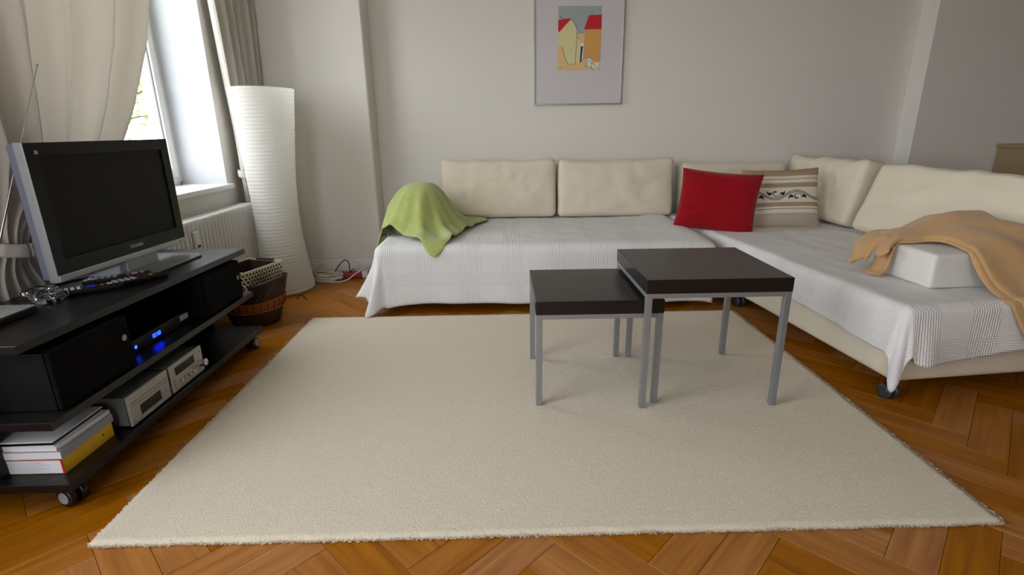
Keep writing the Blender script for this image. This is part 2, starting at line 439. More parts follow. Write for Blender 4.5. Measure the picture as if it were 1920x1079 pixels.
# windows -----------------------------------------------------------
def make_window(k, a, b_, c, d, M):
    """local frame: wall face x = 0, outside towards -x, y along the wall"""
    w = bpy.data.objects.new('window_%d' % k, None); COL.objects.link(w); w.matrix_world = M @ Matrix.Translation((-.27, (a + b_) / 2, c)); struct(w)
    w.location, w.rotation_euler, w.scale = (M @ Matrix.Translation((-.27, (a + b_) / 2, c))).to_translation(), M.to_euler(), (1, 1, 1)
    B = lambda mb, *r, **kw: mb.xf(M).build(*r, **kw)
    xa, xb = -.33, -.27
    fr = MB(); e = 0.045
    fr.box(xa, xb, a, a + e, c, d).box(xa, xb, b_ - e, b_, c, d).box(xa, xb, a + e, b_ - e, c, c + e).box(xa, xb, a + e, b_ - e, d - e, d)
    B(fr, 'window_frame', 'white_paint', w, bevel=0.004)
    mid = (a + b_) / 2
    for (p, q) in ((a + e, mid), (mid, b_ - e)):
        s_ = MB(); t = 0.05; X0, X1 = xa + 0.012, xb + 0.014; p += .002; q -= .002; zb, zt = c + e + .002, d - e - .002
        s_.box(X0, X1, p, p + t, zb, zt).box(X0, X1, q - t, q, zb, zt).box(X0, X1, p + t, q - t, zb, zb + t).box(X0, X1, p + t, q - t, zt - t, zt)
        so = B(s_, 'casement', 'white_paint', w, bevel=0.005)
        g_ = MB(); u = 0.006
        for (aa, bb, cc, dd) in ((p + t, p + t + u, zb + t, zt - t), (q - t - u, q - t, zb + t, zt - t), (p + t + u, q - t - u, zb + t, zb + t + u), (p + t + u, q - t - u, zt - t - u, zt - t)):
            g_.box(X1 - 0.02, X1 - 0.012, aa, bb, cc, dd)
        B(g_, 'gasket', 'pebble_grey', so)
        B(MB().box(-.305, -.301, p + t - .004, q - t + .004, zb + t - .004, zt - t + .004), 'pane', 'window_glass', so)
    B(MB().box(-.285, .035, a - 0.012, b_ + 0.02, c - 0.03, c), 'window_sill', 'white_paint', w, bevel=0.006)
    B(MB().box(-.27, .001, b_ - 0.006, b_, c, d).box(-.27, .001, a, a + 0.006, c, d), 'jamb', 'jamb_paint', w)
    B(MB().tube([(-.25, b_ - .05, c), (-.25, b_ - .05, c + .014)], .006).tube([(-.25, b_ - .05, c + .014), (-.235, b_ - .056, c + .02)], .004), 'hook', 'pebble_grey', w)
for k, r_ in enumerate(WIN): make_window(k + 1, *r_, Matrix.Translation((XL, 0, 0)))
for k, (a, b_, c, d) in enumerate(RWIN): make_window(k + 3, -b_, -a, c, d, Matrix.Translation((0, YR, 0)) @ Matrix.Rotation(PI / 2, 4, 'Z'))

# outside: lawn and a tree
struct(MB().box(-60, 40, -40, 60, -3.6, -3.5).build('ground', 'lawn'))
tr = thing('garden_tree', 'leafy pale green tree outside the window', 'tree', (-6.8, 9.2, -3.5))
random.seed(3)
MB().tube(catmull([(-6.8, 9.2, -3.5), (-6.75, 9.25, -1.5), (-6.85, 9.15, 0.3), (-6.7, 9.3, 1.6), (-6.8, 9.2, 3.2)], 4), [0.18 - 0.008 * i for i in range(17)], 8).build('trunk', 'bark', tr, smooth=True)
tips = []
for k in range(26):
    z = random.uniform(-0.6, 3.0); a = random.uniform(0, 2 * PI); ln = random.uniform(0.7, 1.6)
    p0 = Vector((-6.78, 9.22, z)); p2 = p0 + Vector((math.cos(a) * ln, math.sin(a) * ln, random.uniform(-0.1, 0.6))); p1 = (p0 + p2) / 2 + Vector((0, 0, random.uniform(-.1, .15)))
    c_ = catmull([p0, p1, p2], 4); MB().tube(c_, [0.035 - 0.0035 * i for i in range(len(c_))], 5).build('branch', 'bark', tr, smooth=True)
    tips += c_[2:]
lv = MB()
for k in range(2600):
    p = random.choice(tips) + Vector((random.gauss(0, .16), random.gauss(0, .16), random.gauss(0, .16)))
    u = Vector((random.gauss(0, 1), random.gauss(0, 1), random.gauss(0, 1))).normalized(); w_ = u.orthogonal().normalized(); sz = random.uniform(.03, .06)
    b = len(lv.v); lv.v += [tuple(p - u * sz), tuple(p + w_ * sz * .5), tuple(p + u * sz), tuple(p - w_ * sz * .5)]; lv.face((b, b + 1, b + 2, b + 3))
o = lv.build('foliage', 'leaf', tr); o['kind'] = 'stuff'

# ================================================================== RUG
x0, x1, y0, y1 = RUG
rug = thing('rug', 'large cream wool rug in the middle of the parquet floor', 'rug', ((x0 + x1) / 2, (y0 + y1) / 2, 0))
TH = 0.014
def rugp(s, t):
    x = x0 + (x1 - x0) * s; y = y0 + (y1 - y0) * t
    e = 0.004
    return (x + e * nz(y * 9, 3.1) * (1 - abs(2 * s - 1)) * 0 + e * nz(y * 12, s * 40), y + e * nz(x * 12, 7.7 + t * 40), TH + 0.0012 * nz(x * 40, y * 40))
mb = MB().grid(rugp, 120, 90)
mb.build('backing', 'rug_wool', rug, smooth=True, solid=TH - 0.001, soff=-1)
rng = np.random.default_rng(5)
NT = 150000
cx = rng.uniform(x0 - .001, x1 + .001, NT); cy = rng.uniform(y0 - .001, y1 + .001, NT)
NE = 5200   # extra tufts on the cut edges
side = rng.integers(0, 4, NE); tt = rng.uniform(0, 1, NE)
ex = np.where(side == 0, x0 - .002, np.where(side == 1, x1 + .002, x0 + (x1 - x0) * tt)); ey = np.where(side == 2, y0 - .002, np.where(side == 3, y1 + .002, y0 + (y1 - y0) * tt))
cx = np.concatenate([cx, ex]); cy = np.concatenate([cy, ey]); NA = len(cx)
ang = rng.uniform(0, 2 * np.pi, NA); hl = rng.uniform(.0022, .0042, NA); lean = rng.uniform(.002, .008, NA); la = rng.uniform(0, 2 * np.pi, NA); hz = rng.uniform(.0004, .0022, NA)
zb = np.full(NA, TH - .001); zb[NT:] = rng.uniform(.003, .012, NE)
edge = np.zeros(NA); edge[NT:] = 1
ox = np.where(edge > 0, np.where(side_ := np.concatenate([np.full(NT, 9), side]) == 0, -.007, np.where(np.concatenate([np.full(NT, 9), side]) == 1, .007, 0)), np.cos(la) * lean)
oy = np.where(edge > 0, np.where(np.concatenate([np.full(NT, 9), side]) == 2, -.007, np.where(np.concatenate([np.full(NT, 9), side]) == 3, .007, 0)), np.sin(la) * lean)
ox = ox * rng.uniform(.3, 1.2, NA); oy = oy * rng.uniform(.3, 1.2, NA)
P = np.zeros((NA, 3, 3))
dx, dy = np.cos(ang) * hl, np.sin(ang) * hl
P[:, 0] = np.stack([cx - dx, cy - dy, zb], 1); P[:, 1] = np.stack([cx + dx, cy + dy, zb], 1); P[:, 2] = np.stack([cx + ox, cy + oy, zb + hz], 1)
me = bpy.data.meshes.new('pile'); me.vertices.add(NA * 3); me.vertices.foreach_set('co', P.ravel())
me.loops.add(NA * 3); me.loops.foreach_set('vertex_index', np.arange(NA * 3, dtype=np.int32))
me.polygons.add(NA); me.polygons.foreach_set('loop_start', np.arange(0, NA * 3, 3, dtype=np.int32)); me.polygons.foreach_set('loop_total', np.full(NA, 3, dtype=np.int32))
me.materials.append(MATS['rug_pile']); me.update(calc_edges=True); me.validate()
o = bpy.data.objects.new('pile', me); COL.objects.link(o); o.parent = rug; o.matrix_parent_inverse = Matrix.Translation(rug.location).inverted(); o['kind'] = 'stuff'

# ================================================================== NESTING TABLES
def nest_table(label, x0, x1, y0, y1, zt, zfoot):
    t = thing('nesting_table', label, 'table', ((x0 + x1) / 2, (y0 + y1) / 2, zfoot), group='nesting tables on the rug')
    s = 0.022; tt = 0.050; zr = zt - tt
    MB().box(x0, x1, y0, y1, zr, zt).build('tabletop', 'table_veneer', t, bevel=0.0015)
    i = 0.001
    fr = MB(); rh = 0.017; x0 += i; x1 -= i; y0 += i; y1 -= i
    for (a, b, c, d) in ((x0 + s, x1 - s, y0, y0 + s), (x0 + s, x1 - s, y1 - s, y1), (x0, x0 + s, y0 + s, y1 - s), (x1 - s, x1, y0 + s, y1 - s)):
        r_ = MB().box(a, b, c, d, zr - rh, zr - 0.0004); r_.build('rail', 'grey_steel', t, bevel=0.001)
    for a in (x0, x1 - s):
        for c in (y0, y1 - s):
            MB().box(a, a + s, c, c + s, zfoot, zr - 0.0004).build('leg', 'grey_steel', t, bevel=0.0015)
    return t
ZR = TH + 0.001
nest_table('larger and taller square black table on grey metal legs', 0.488, 0.993, 1.690, 2.168, 0.504, ZR)
nest_table('smaller and lower black table tucked beneath its taller twin', 0.113, 0.566, 1.726, 2.160, 0.421, ZR)

# ================================================================== SOFA PIECES
def caster(parent, x, y, z, r=0.03, fork='caster_black', wheel='caster_clear', ax=0.0):
    c = MB().tube([(x, y, z), (x, y, z - 0.02)], 0.012, 10).box(x - .013, x + .013, y - .014, y + .014, 2 * r - .004, z - .012)
    co = c.build('caster', fork, parent, bevel=0.003)
    M = Matrix.Translation((x, y, 0)) @ Matrix.Rotation(ax, 4, 'Z') @ Matrix.Translation((-x, -y, 0))
    for s_ in (-1, 1):
        w = MB().lathe([(r * .5, -.009), (r * .95, -.008), (r, -.003), (r, .005), (r * .9, .009), (r * .45, .0095)], (x + s_ * .016, y, r), 20, axis='x').xf(M)
        w.build('wheel', wheel, co, smooth=True)
        w2 = MB().lathe([(r * .62, 0), (r * .55, .0025 * s_)], (x + s_ * .0255, y, r), 16, axis='x').xf(M); w2.build('hub', 'caster_grey' if wheel == 'caster_black' else 'caster_clear', co)
    return co

SEAT = 0.385
# --- long daybed along the back wall
DX0, DX1, DY0, DY1 = -0.700, 1.15, 2.845, 3.93
db = thing('daybed', 'long cream daybed on casters against the back wall, under the white cover', 'sofa', ((DX0 + DX1) / 2, (DY0 + DY1) / 2, 0))
M_ = Matrix.Translation(((DX0 + DX1) / 2, (DY0 + DY1) / 2, 0.09 + 0.14))
rounded_box(DX1 - DX0, DY1 - DY0, 0.28, 0.03, 10).xf(M_).build('base', 'cream_fabric', db, smooth=True)
for (x, y) in ((-0.655, 2.93), (1.07, 2.93), (-0.6, 3.8), (1.07, 3.8)): caster(db, x, y, 0.093, 0.03, 'caster_black', 'caster_clear', 0.6)

def cover(X0, X1, Y0, Y1, zt, r, dropfn, flarefn, zfn, nx, ny, na=14, nd=18, uvs=1.0):
    """cloth laid over a box: flat top plus a skirt on the left and front sides. All in local XY."""
    mb = MB(); mb.uv = {}
    xs = [X0 + r + (X1 - X0 - r) * i / nx for i in range(nx + 1)]; ys_ = [Y0 + r + (Y1 - Y0 - r) * j / ny for j in range(ny + 1)]
    G = {}
    for i, x in enumerate(xs):
        for j, y in enumerate(ys_):
            G[i, j] = len(mb.v); mb.v.append((x, y, zt + zfn(x, y))); mb.uv[G[i, j]] = (x, y)
    for i in range(nx):
        for j in range(ny): mb.face((G[i, j], G[i + 1, j], G[i + 1, j + 1], G[i, j + 1]))
    per = []
    for j in range(ny, 0, -1): per.append((G[0, j], xs[0], ys_[j], -1.0, 0.0, 'L', Y1 - ys_[j]))
    L1 = Y1 - ys_[0]
    for k in range(na + 1):
        a = PI + (PI / 2) * k / na
        per.append((G[0, 0], xs[0], ys_[0], math.cos(a), math.sin(a), 'C', k / na))
    for i in range(1, nx + 1): per.append((G[i, 0], xs[i], ys_[0], 0.0, -1.0, 'F', xs[i] - xs[0]))
    rows = []
    for (gi, x, y, nx_, ny_, side, s) in per:
        col = [gi]; zz = mb.v[gi][2]
        dr = dropfn(side, s); 
        for q in range(1, 6):
            th = PI / 2 * q / 5
            p = (x + nx_ * r * math.sin(th), y + ny_ * r * math.sin(th), zz - r * (1 - math.cos(th)))
            col.append(len(mb.v)); mb.v.append(p); mb.uv[col[-1]] = (x + nx_ * r * th, y + ny_ * r * th)
        for q in range(1, nd + 1):
            t = q / nd; off = r + flarefn(side, s, t)
            sh = 0
            p = (x + nx_ * off, y + ny_ * off, zz - r - dr * t)
            col.append(len(mb.v)); mb.v.append(p); mb.uv[col[-1]] = (x + nx_ * (r * 1.57 + dr * t), y + ny_ * (r * 1.57 + dr * t))
        rows.append(col)
    for a, b in zip(rows, rows[1:]):
        for q in range(len(a) - 1):
            f = [a[q], a[q + 1], b[q + 1], b[q]]
            f2 = []
            for v in f:
                if v not in f2: f2.append(v)
            if len(f2) >= 3: mb.face(f2)
    return mb

def ddrop(side, s):
    if side == 'L': return 0.225 + 0.03 * nz(s * 4, 1.3)
    if side == 'C': return 0.225 + 0.065 * s + 0.06 * math.exp(-((s - 0.62) / 0.22) ** 2) - 0.03 * math.exp(-((s - 0.35) / .1) ** 2)
    return 0.277 + 0.008 * nz(s * 5, 4.2) - 0.012 * ss(.1, .4, s) * 0 + 0.02 * math.exp(-(s / .08) ** 2) + 0.012 * ss(0.2, 1.2, s)
def dflare(side, s, t):
    w = t ** 1.5
    if side == 'L': return 0.02 * t + w * (0.03 * math.sin(s * 16) * 0.6 + 0.03 * ss(0.7, 1.05, s) + .015)
    if side == 'C': return 0.02 * t + w * (0.045 + 0.04 * math.sin(s * PI) + 0.038 * math.cos((s - .18) * 2 * PI * 2)) * (1 - ss(.7, 1, s) * .72)
    return 0.014 * t + w * (0.028 * math.exp(-s / .12) + 0.006 * nz(s * 6, 2.2) + 0.004 * math.sin(s * 21))
def dtop(x, y):
    return 0.0035 * nz(x * 5, y * 5) + 0.004 * nz(x * 11, y * 9, 3) * ss(2.9, 3.1, y) + 0.016 * math.exp(-((x - 1.08) / .12) ** 2) * ss(2.86, 3.0, y) - 0.016 * ss(1.12, 1.22, x)
cv = cover(-0.717, 1.190, 2.828, 3.93, SEAT, 0.05, ddrop, dflare, dtop, 110, 50)
tag(cv.build('sofa_cover', 'waffle_cotton', smooth=True, solid=0.003, soff=1), 'white waffle-weave cotton cover draped over the long daybed', 'blanket', 'white waffle covers')

# --- chaise on the right, turned a few degrees
CA = math.radians(5.6); CO = Vector((1.418, 1.700, 0)); CW, CL = 1.02, 2.16
CM = Matrix.Translation(CO) @ Matrix.Rotation(CA, 4, 'Z')
ch = thing('chaise', 'deep cream chaise sofa section jutting toward the viewer at right', 'sofa', tuple(CM @ Vector((CW / 2, CL / 2, 0))), CA)
rounded_box(CW, CL, 0.285, 0.025, 12).xf(CM @ Matrix.Translation((CW / 2, CL / 2, 0.09 + 0.1425))).build('base', 'cream_fabric', ch, smooth=True)
for (x, y) in ((0.045, 0.055), (0.95, 0.06), (0.06, 1.15), (0.06, 2.05), (0.95, 2.05)):
    p = CM @ Vector((x, y, 0)); caster(ch, p.x, p.y, 0.093, 0.03, 'caster_black', 'caster_clear', 0.2)
def cdrop(side, s):
    if side == 'L': return 0.125 + 0.012 * nz(s * 3, 9.3) + 0.02 * ss(1.7, 2.1, s)
    if side == 'C': return 0.135 + 0.14 * math.exp(-((s - 0.5) / 0.28) ** 2)
    return 0.178 - 0.035 * ss(0.2, 0.5, s) + 0.006 * nz(s * 7, 1.1) - 0.015 * math.exp(-(s / .03) ** 2)
def cflare(side, s, t):
    if side == 'L': return 0.012 * t + 0.008 * t * nz(s * 5, 0.4) + 0.008 * t * ss(1.8, 2.1, s)
    if side == 'C': return 0.012 * t + t * (0.030 * math.sin(s * PI) + .012 * math.cos(s * 4 * PI))
    return 0.010 * t + t * (0.006 * math.sin(s * 17) + 0.02 * math.exp(-((s - .06) / .05) ** 2))
def ctop(x, y):
    return 0.004 * nz(x * 6, y * 4, 8) + 0.003 * nz(x * 14, y * 8, 1)
cv = cover(-0.016, 1.03, -0.016, 2.14, SEAT + 0.002, 0.032, cdrop, cflare, ctop, 60, 100).xf(CM)
tag(cv.build('sofa_cover', 'waffle_cotton', smooth=True, solid=0.003, soff=1), 'white waffle-weave cotton cover spread over the right-hand chaise', 'blanket', 'white waffle covers')

# --- back cushions
def sofa_cushion(w, h, d, label, M, seed=0, puff=0.022, r=0.032, n=30, crease=0.017, slump=0.01):
    def de(q, p):
        bul = (1 - p[0] ** 4) * (1 - p[2] ** 4)
        y = q.y + math.copysign(puff * bul, p[1]) * (abs(p[1]))
        y += math.copysign(1, p[1]) * crease * (nz(p[0] * 3 + seed, p[2] * 3, seed) + .6 * nz(p[0] * 8 + seed, p[2] * 5, seed + 4)) * bul
        z = q.z - slump * (1 - abs(p[0]) ** 2) * 0 + crease * .9 * nz(p[0] * 4, seed * 3.3) * (1 if p[2] > 0 else 0) * abs(p[2]) - slump * math.cos(p[0] * 1.5) * max(0, p[2])
        x = q.x + 0.006 * nz(p[2] * 3, seed * 1.7, 5) * abs(p[0])
        return (x, y, z)
    mb = rounded_box(w, d, h, r, n, de).xf(M)
    o = mb.build('back_cushion', 'cushion_cream', smooth=True)
    return tag(o, label, 'cushion', 'cream back cushions')
def lean(x, y, z, rz=0.0, rx=0.0):
    return Matrix.Translation((x, y, z)) @ Matrix.Rotation(rz, 4, 'Z') @ Matrix.Rotation(rx, 4, 'X')
sofa_cushion(0.80, 0.405, 0.17, 'leftmost cream back cushion, partly touched by the green throw', lean(-0.018, 3.80, SEAT + 0.205, 0, -0.13), 1)
sofa_cushion(0.815, 0.400, 0.17, 'middle cream back cushion under the framed picture', lean(0.808, 3.80, SEAT + 0.200, 0, -0.13), 4, crease=0.014)
sofa_cushion(0.75, 0.37, 0.16, 'cream back cushion half hidden behind the red and striped pillows', lean(1.655, 3.82, SEAT + 0.185, 0, -0.13), 8, crease=0.016)
# corner cushion standing along the right side, its short end to the viewer, then the long one
sofa_cushion(0.80, 0.40, 0.20, 'cream corner cushion beside the striped pillow, short end facing out', lean(2.19, 3.50, SEAT + 0.202, -PI / 2 + 0.02, -0.22), 11)
sofa_cushion(1.0, 0.40, 0.17, 'rightmost cream back cushion, long face behind the tan blanket', lean(2.225, 2.50, SEAT + 0.20, -PI / 2 + 0.12, -0.36), 15)

# --- bolster on the chaise
def bol(q, p):
    return (q.x, q.y, q.z + 0.006 * (1 - p[0] ** 4) * (1 - p[1] ** 4) * (1 if p[2] > 0 else 0))
o = rounded_box(0.39, 0.27, 0.135, 0.014, 16, bol).xf(Matrix.Translation((1.818, 2.025, SEAT + 0.0735)) @ Matrix.Rotation(0.045, 4, 'Z')).build('box_cushion', 'white_fabric', smooth=True)
tag(o, 'white box-shaped bolster cushion lying on the chaise under the tan blanket', 'cushion')

# --- throw pillows (knife-edged)
def pillow_pt(u, v, w, h, d, side, seed=0, pinch=0.06, wr=0.006):
    # u, v in -1..1 ; edges bow inward, corners stay
    x = u * w / 2 * (1 - pinch * (1 - v * v)); z = v * h / 2 * (1 - pinch * (1 - u * u))
    e = max(0.0, (1 - u ** 4)) ** 0.6 * max(0.0, (1 - v ** 4)) ** 0.6
    y = -side * (d / 2) * e
    y -= side * wr * e * (nz(u * 2.2 + seed, v * 5, seed) + .5 * nz(u * 5 + seed, v * 9, seed + 2))
    return Vector((x, y, z))
def throw_pillow(name, material, w, h, d, M, seed, wr=0.006):
    mb = MB()
    for side in (1, -1):
        mb.grid(lambda s, t, side=side: M @ pillow_pt((2 * s - 1) * side, 2 * t - 1, w, h, d, side, seed, wr=wr), 36, 36, lambda s, t: (s, t))
    return mb.build(name, material, smooth=True)
MR = Matrix.Translation((1.322, 3.20, 0.556)) @ Matrix.Rotation(-0.42, 4, 'Z') @ Matrix.Rotation(-0.28, 4, 'X') @ Matrix.Rotation(0.075, 4, 'Y')
tag(throw_pillow('throw_pillow', 'red_cotton', 0.468, 0.378, 0.13, MR, 3, 0.012), 'deep red square throw pillow leaning in the sofa corner', 'pillow', 'throw pillows in the sofa corner')
MP = Matrix.Translation((1.752, 3.27, 0.556)) @ Matrix.Rotation(-0.10, 4, 'Z') @ Matrix.Rotation(-0.30, 4, 'X') @ Matrix.Rotation(-0.03, 4, 'Y')
PWD, PHT, PDP = 0.47, 0.385, 0.12
sp_ = tag(throw_pillow('throw_pillow', 'striped_print', PWD, PHT, PDP, MP, 9, 0.005), 'beige striped pillow with a black scrolling vine border', 'pillow', 'throw pillows in the sofa corner')
# printed vine: ribbons laid on the pillow face
def ribbon(mb, pts, width):
    K = len(pts); b = len(mb.v)
    for i, (x, z) in enumerate(pts):
        a = pts[max(i - 1, 0)]; c = pts[min(i + 1, K - 1)]; dx, dz = c[0] - a[0], c[1] - a[1]; l = math.hypot(dx, dz) or 1; nx_, nz_ = -dz / l, dx / l
        w_ = width[i] if isinstance(width, list) else width
        for s_ in (1, -1):
            X, Z = x + nx_ * w_ * s_, z + nz_ * w_ * s_
            u, v = X / (PWD / 2) , Z / (PHT / 2)
            p = pillow_pt(u, v, PWD, PHT, PDP, 1, 9, wr=0.005); p.y -= 0.0012
            mb.v.append(tuple(MP @ p))
    for i in range(K - 1): mb.face((b + 2 * i, b + 2 * i + 1, b + 2 * i + 3, b + 2 * i + 2))
vine = MB(); zc = 0.017; HP = 0.135; AMP = 0.025
def wave(x): return zc + AMP * math.cos((x - 0.075) / HP * PI)
for off in (0.0055, -0.0055):
    ribbon(vine, [(x, wave(x) + off) for x in [-0.225 + 0.45 * i / 90 for i in range(91)]], 0.0021)
for k in range(-2, 3):
    xc = 0.075 + k * HP; sg = -1 if k % 2 == 0 else 1      # curl inside each bend
    cxs, czs = xc + 0.004, zc - AMP * (-sg) * 0 + sg * 0.010
    if abs(cxs) > 0.2: continue
    sp = [(cxs + (0.030 - 0.021 * t) * math.cos(sg * (0.2 - 5.4 * t)), czs + sg * .002 + (0.026 - 0.019 * t) * math.sin(sg * (0.2 - 5.4 * t)) ) for t in [i / 30 for i in range(31)]]
    ribbon(vine, sp, [0.0016 + 0.004 * (i / 30) ** 2 for i in range(31)])
    for (dx, ln, dirn) in ((-0.042, 0.034, -1), (0.046, 0.028, 1)):
        ax_, az_ = cxs + dx, czs + sg * 0.002
        lf = [(ax_ + dirn * ln * (t - .5), az_ + sg * (0.010 * (t - .4) ** 2 * 6 - .004)) for t in [i / 10 for i in range(11)]]
        ribbon(vine, lf, [0.0085 * math.sin(PI * (i / 10) ** .7) + .0003 for i in range(11)])
    dt = [(cxs - 0.012 + 0.003 * t, czs + sg * 0.0165) for t in (0, 0.5, 1)]; ribbon(vine, dt, 0.002)
vo = vine.build('vine_print', 'print_ink'); vo.parent = sp_

# --- green throw over a round bolster at the far left end of the daybed
def dome(x, y):
    d = math.sqrt(((x + 0.515) / 0.20) ** 2 + ((y - 3.36) / 0.26) ** 2)
    return 0.252 * math.exp(-(d / 1.02) ** 3.2) + 0.03 * math.exp(-(d / 1.5) ** 4)
def gcush(u, v):
    w = 2 * PI * u; r = v
    x, y = -0.515 + 0.185 * r * math.cos(w), 3.36 + 0.24 * r * math.sin(w)
    return (x, y, SEAT + 0.008 + (dome(x, y) - dome(-0.33, 3.36)) * 0.93 * (1 - v ** 8))
tag(MB().grid(gcush, 28, 14).build('round_cushion', 'cushion_cream', smooth=True), 'rounded cream cushion hidden beneath the green throw', 'cushion')
def gH(x, y):
    a = math.atan2(y - 3.36, x + 0.515); rr = math.sqrt(((x + 0.515) / 0.20) ** 2 + ((y - 3.36) / 0.26) ** 2)
    z = SEAT + 0.010 + dome(x, y)
    k = ss(.35, 1.0, rr) * (1 - ss(1.7, 2.6, rr))
    # folds fanning out from the crown, sharper towards the hem
    f = math.sin(a * 6 + 0.9 + 1.2 * nz(x * 5, y * 5)); z += k * 0.030 * (abs(f) ** 1.5) * (0.4 + 0.6 * nz(a * 2.0, 3.3) ** 2 * 3)
    z += 0.022 * math.exp(-((a + 2.02) / .09) ** 2) * ss(.5, .9, rr) * (1 - ss(1.3, 1.8, rr))
    z += 0.020 * math.exp(-((a + 1.45) / .08) ** 2) * ss(.6, 1.0, rr) * (1 - ss(1.6, 2.2, rr))
    z += 0.018 * math.exp(-((a + 1.05) / .07) ** 2) * ss(.8, 1.2, rr) * (1 - ss(1.9, 2.4, rr))
    z += 0.006 * nz(x * 14, y * 14) + 0.012 * nz(x * 5, y * 5, 4) * ss(.2, .8, rr)
    z = max(z, SEAT + 0.009)
    if x < -0.715: z -= 2.2 * (-0.715 - x)
    if y < 2.87: z -= 0.9 * (2.87 - y)
    return z
# outline (x, y), as seen from above: front hem then tail, back
front = catmull([(-0.765, 3.40, 0), (-0.765, 3.14, 0), (-0.700, 3.09, 0), (-0.600, 3.02, 0), (-0.500, 2.93, 0), (-0.425, 2.83, 0), (-0.372, 2.80, 0), (-0.315, 2.86, 0), (-0.27, 3.02, 0), (-0.22, 3.25, 0), (-0.10, 3.60, 0)], 8)
backl = catmull([(-0.765, 3.60, 0), (-0.74, 3.68, 0), (-0.65, 3.70, 0), (-0.5, 3.71, 0), (-0.38, 3.70, 0), (-0.28, 3.69, 0), (-0.20, 3.69, 0), (-0.115, 3.685, 0)], 8)
def along(P, t):
    L = [0]
    for a, b in zip(P, P[1:]): L.append(L[-1] + (b - a).length)
    t *= L[-1]
    for i in range(len(P) - 1):
        if t <= L[i + 1] + 1e-9:
            k = (t - L[i]) / max(1e-9, L[i + 1] - L[i]); return P[i].lerp(P[i + 1], k)
    return P[-1]
def gfn(s, t):
    a = along(front, s); b = along(backl, s); p = a.lerp(b, t)
    z = gH(p.x, p.y)
    if t < .02: z -= 0.004
    return (p.x, p.y, z)
tag(MB().grid(gfn, 84, 60).build('throw_blanket', 'green_wool', smooth=True, solid=0.007, soff=1), 'lime green wool throw heaped at the left end of the sofa', 'blanket')

# --- tan blanket over the bolster and the right of the chaise
def tH(x, y):
    seat = SEAT + 0.010
    sx = ss(1.575, 1.625, x); sy = ss(1.845, 1.885, y) * (1 - ss(1.70, 1.76, x)) + ss(1.715, 1.895, y) * ss(1.70, 1.76, x)
    h = 0.142 * sx * sy * (1 - 0.2 * ss(2.25, 2.5, y))
    h += (0.072 * ss(1.66, 1.92, x) - 0.01 * ss(2.0, 2.4, x)) * ss(1.82, 2.06, y) * (1 - .3 * ss(2.2, 2.5, y)) * sx
    h += 0.026 * ss(1.58, 1.68, x) * math.exp(-((y - 2.14) / .055) ** 2)
    # soft folds running from the hump down to the front corner
    q = (x - 1.78) * 0.75 + (y - 1.9) * 0.55
    h += 0.010 * math.sin(q * 34 + 1.2 * nz(x * 4, y * 4)) * ss(1.76, 1.9, x) * (1 - ss(1.98, 2.12, y))
    z = seat + h + 0.006 * nz(x * 7, y * 7, 2)
    yf = CO.y - 0.020 + (x - CO.x) * math.tan(CA)
    if y < yf + .02: z = min(z, SEAT + 0.006 - max(0, yf - y) * 2.6)
    return z
tf = catmull([(1.615, 2.08, 0), (1.66, 2.065, 0), (1.715, 2.055, 0), (1.755, 2.02, 0), (1.772, 1.96, 0), (1.772, 1.90, 0), (1.770, 1.84, 0), (1.775, 1.79, 0), (1.80, 1.75, 0), (1.84, 1.712, 0), (1.88, 1.692, 0), (1.96, 1.685, 0), (2.36, 1.73, 0)], 14)
tb = catmull([(1.605, 2.17, 0), (1.66, 2.19, 0), (1.75, 2.22, 0), (1.9, 2.25, 0), (1.985, 2.22, 0), (2.02, 2.06, 0), (2.12, 1.965, 0), (2.35, 1.93, 0)], 14)
def tfn(s, t):
    a = along(tf, s); b = along(tb, s); p = a.lerp(b, t); z = tH(p.x, p.y)
    return (p.x, p.y, z + 0.006 - 0.010 * math.exp(-(t / .012) ** 2))
tb_o = thing('throw_blanket', 'tan fleece blanket draped over the white bolster at right', 'blanket', (1.9, 1.9, SEAT))
MB().grid(tfn, 160, 90).build('upper_layer', 'tan_fleece', tb_o, smooth=True, solid=0.010, soff=1)
def tfn2(s, t):          # folded under-layer: a second hem showing in front of the first
    a = along(tf, s); b = along(tb, s); p = a.lerp(b, t * .22)
    q0 = along(tf, max(0, s - .02)); q1 = along(tf, min(1, s + .02)); d = (q1 - q0).normalized(); n_ = Vector((d.y, -d.x, 0))
    p = p + n_ * 0.026 * (1 - t) * (0.5 + 0.5 * ss(.2, .45, s))
    return (p.x, p.y, tH(p.x, p.y) - 0.003 - 0.005 * math.exp(-(t / .06) ** 2))
MB().grid(tfn2, 160, 24).build('under_layer', 'tan_fleece', tb_o, smooth=True, solid=0.008, soff=1)
# the end of the blanket hanging off the left of the bolster in loose folds
PATH = catmull([(1.68, 0, .556), (1.63, 0, .556), (1.585, 0, .543), (1.545, 0, .505), (1.525, 0, .465), (1.515, 0, .435)], 8)
def endfn(lo, hi, drop, amp, ph, push):
    def fn(s, t):
        p = along(PATH, t * drop); y = lo + (hi - lo) * s
        w = t * t
        x = p.x - push * w + amp * w * math.sin(s * 2 * PI * 1.25 + ph); z = p.z - 0.012 * (1 - s) * (1 - w) + .012 * w * math.sin(s * 7 + ph)
        y += 0.02 * w * math.cos(s * 5 + ph) - .02 * w
        return (x, y, max(z, SEAT + .012))
    return fn
MB().grid(endfn(2.10, 2.21, .92, .030, .4, .02), 40, 40).build('hanging_end', 'tan_fleece', tb_o, smooth=True, solid=0.014, soff=0)
PATH2 = PATH
MB().grid(endfn(2.065, 2.13, .72, .016, 2.2, -.012), 30, 36).build('hanging_end', 'tan_fleece', tb_o, smooth=True, solid=0.016, soff=0)
PATH3 = catmull([(1.60, 0, .52), (1.585, 0, .48), (1.575, 0, .44), (1.56, 0, .415), (1.535, 0, .405)], 8)
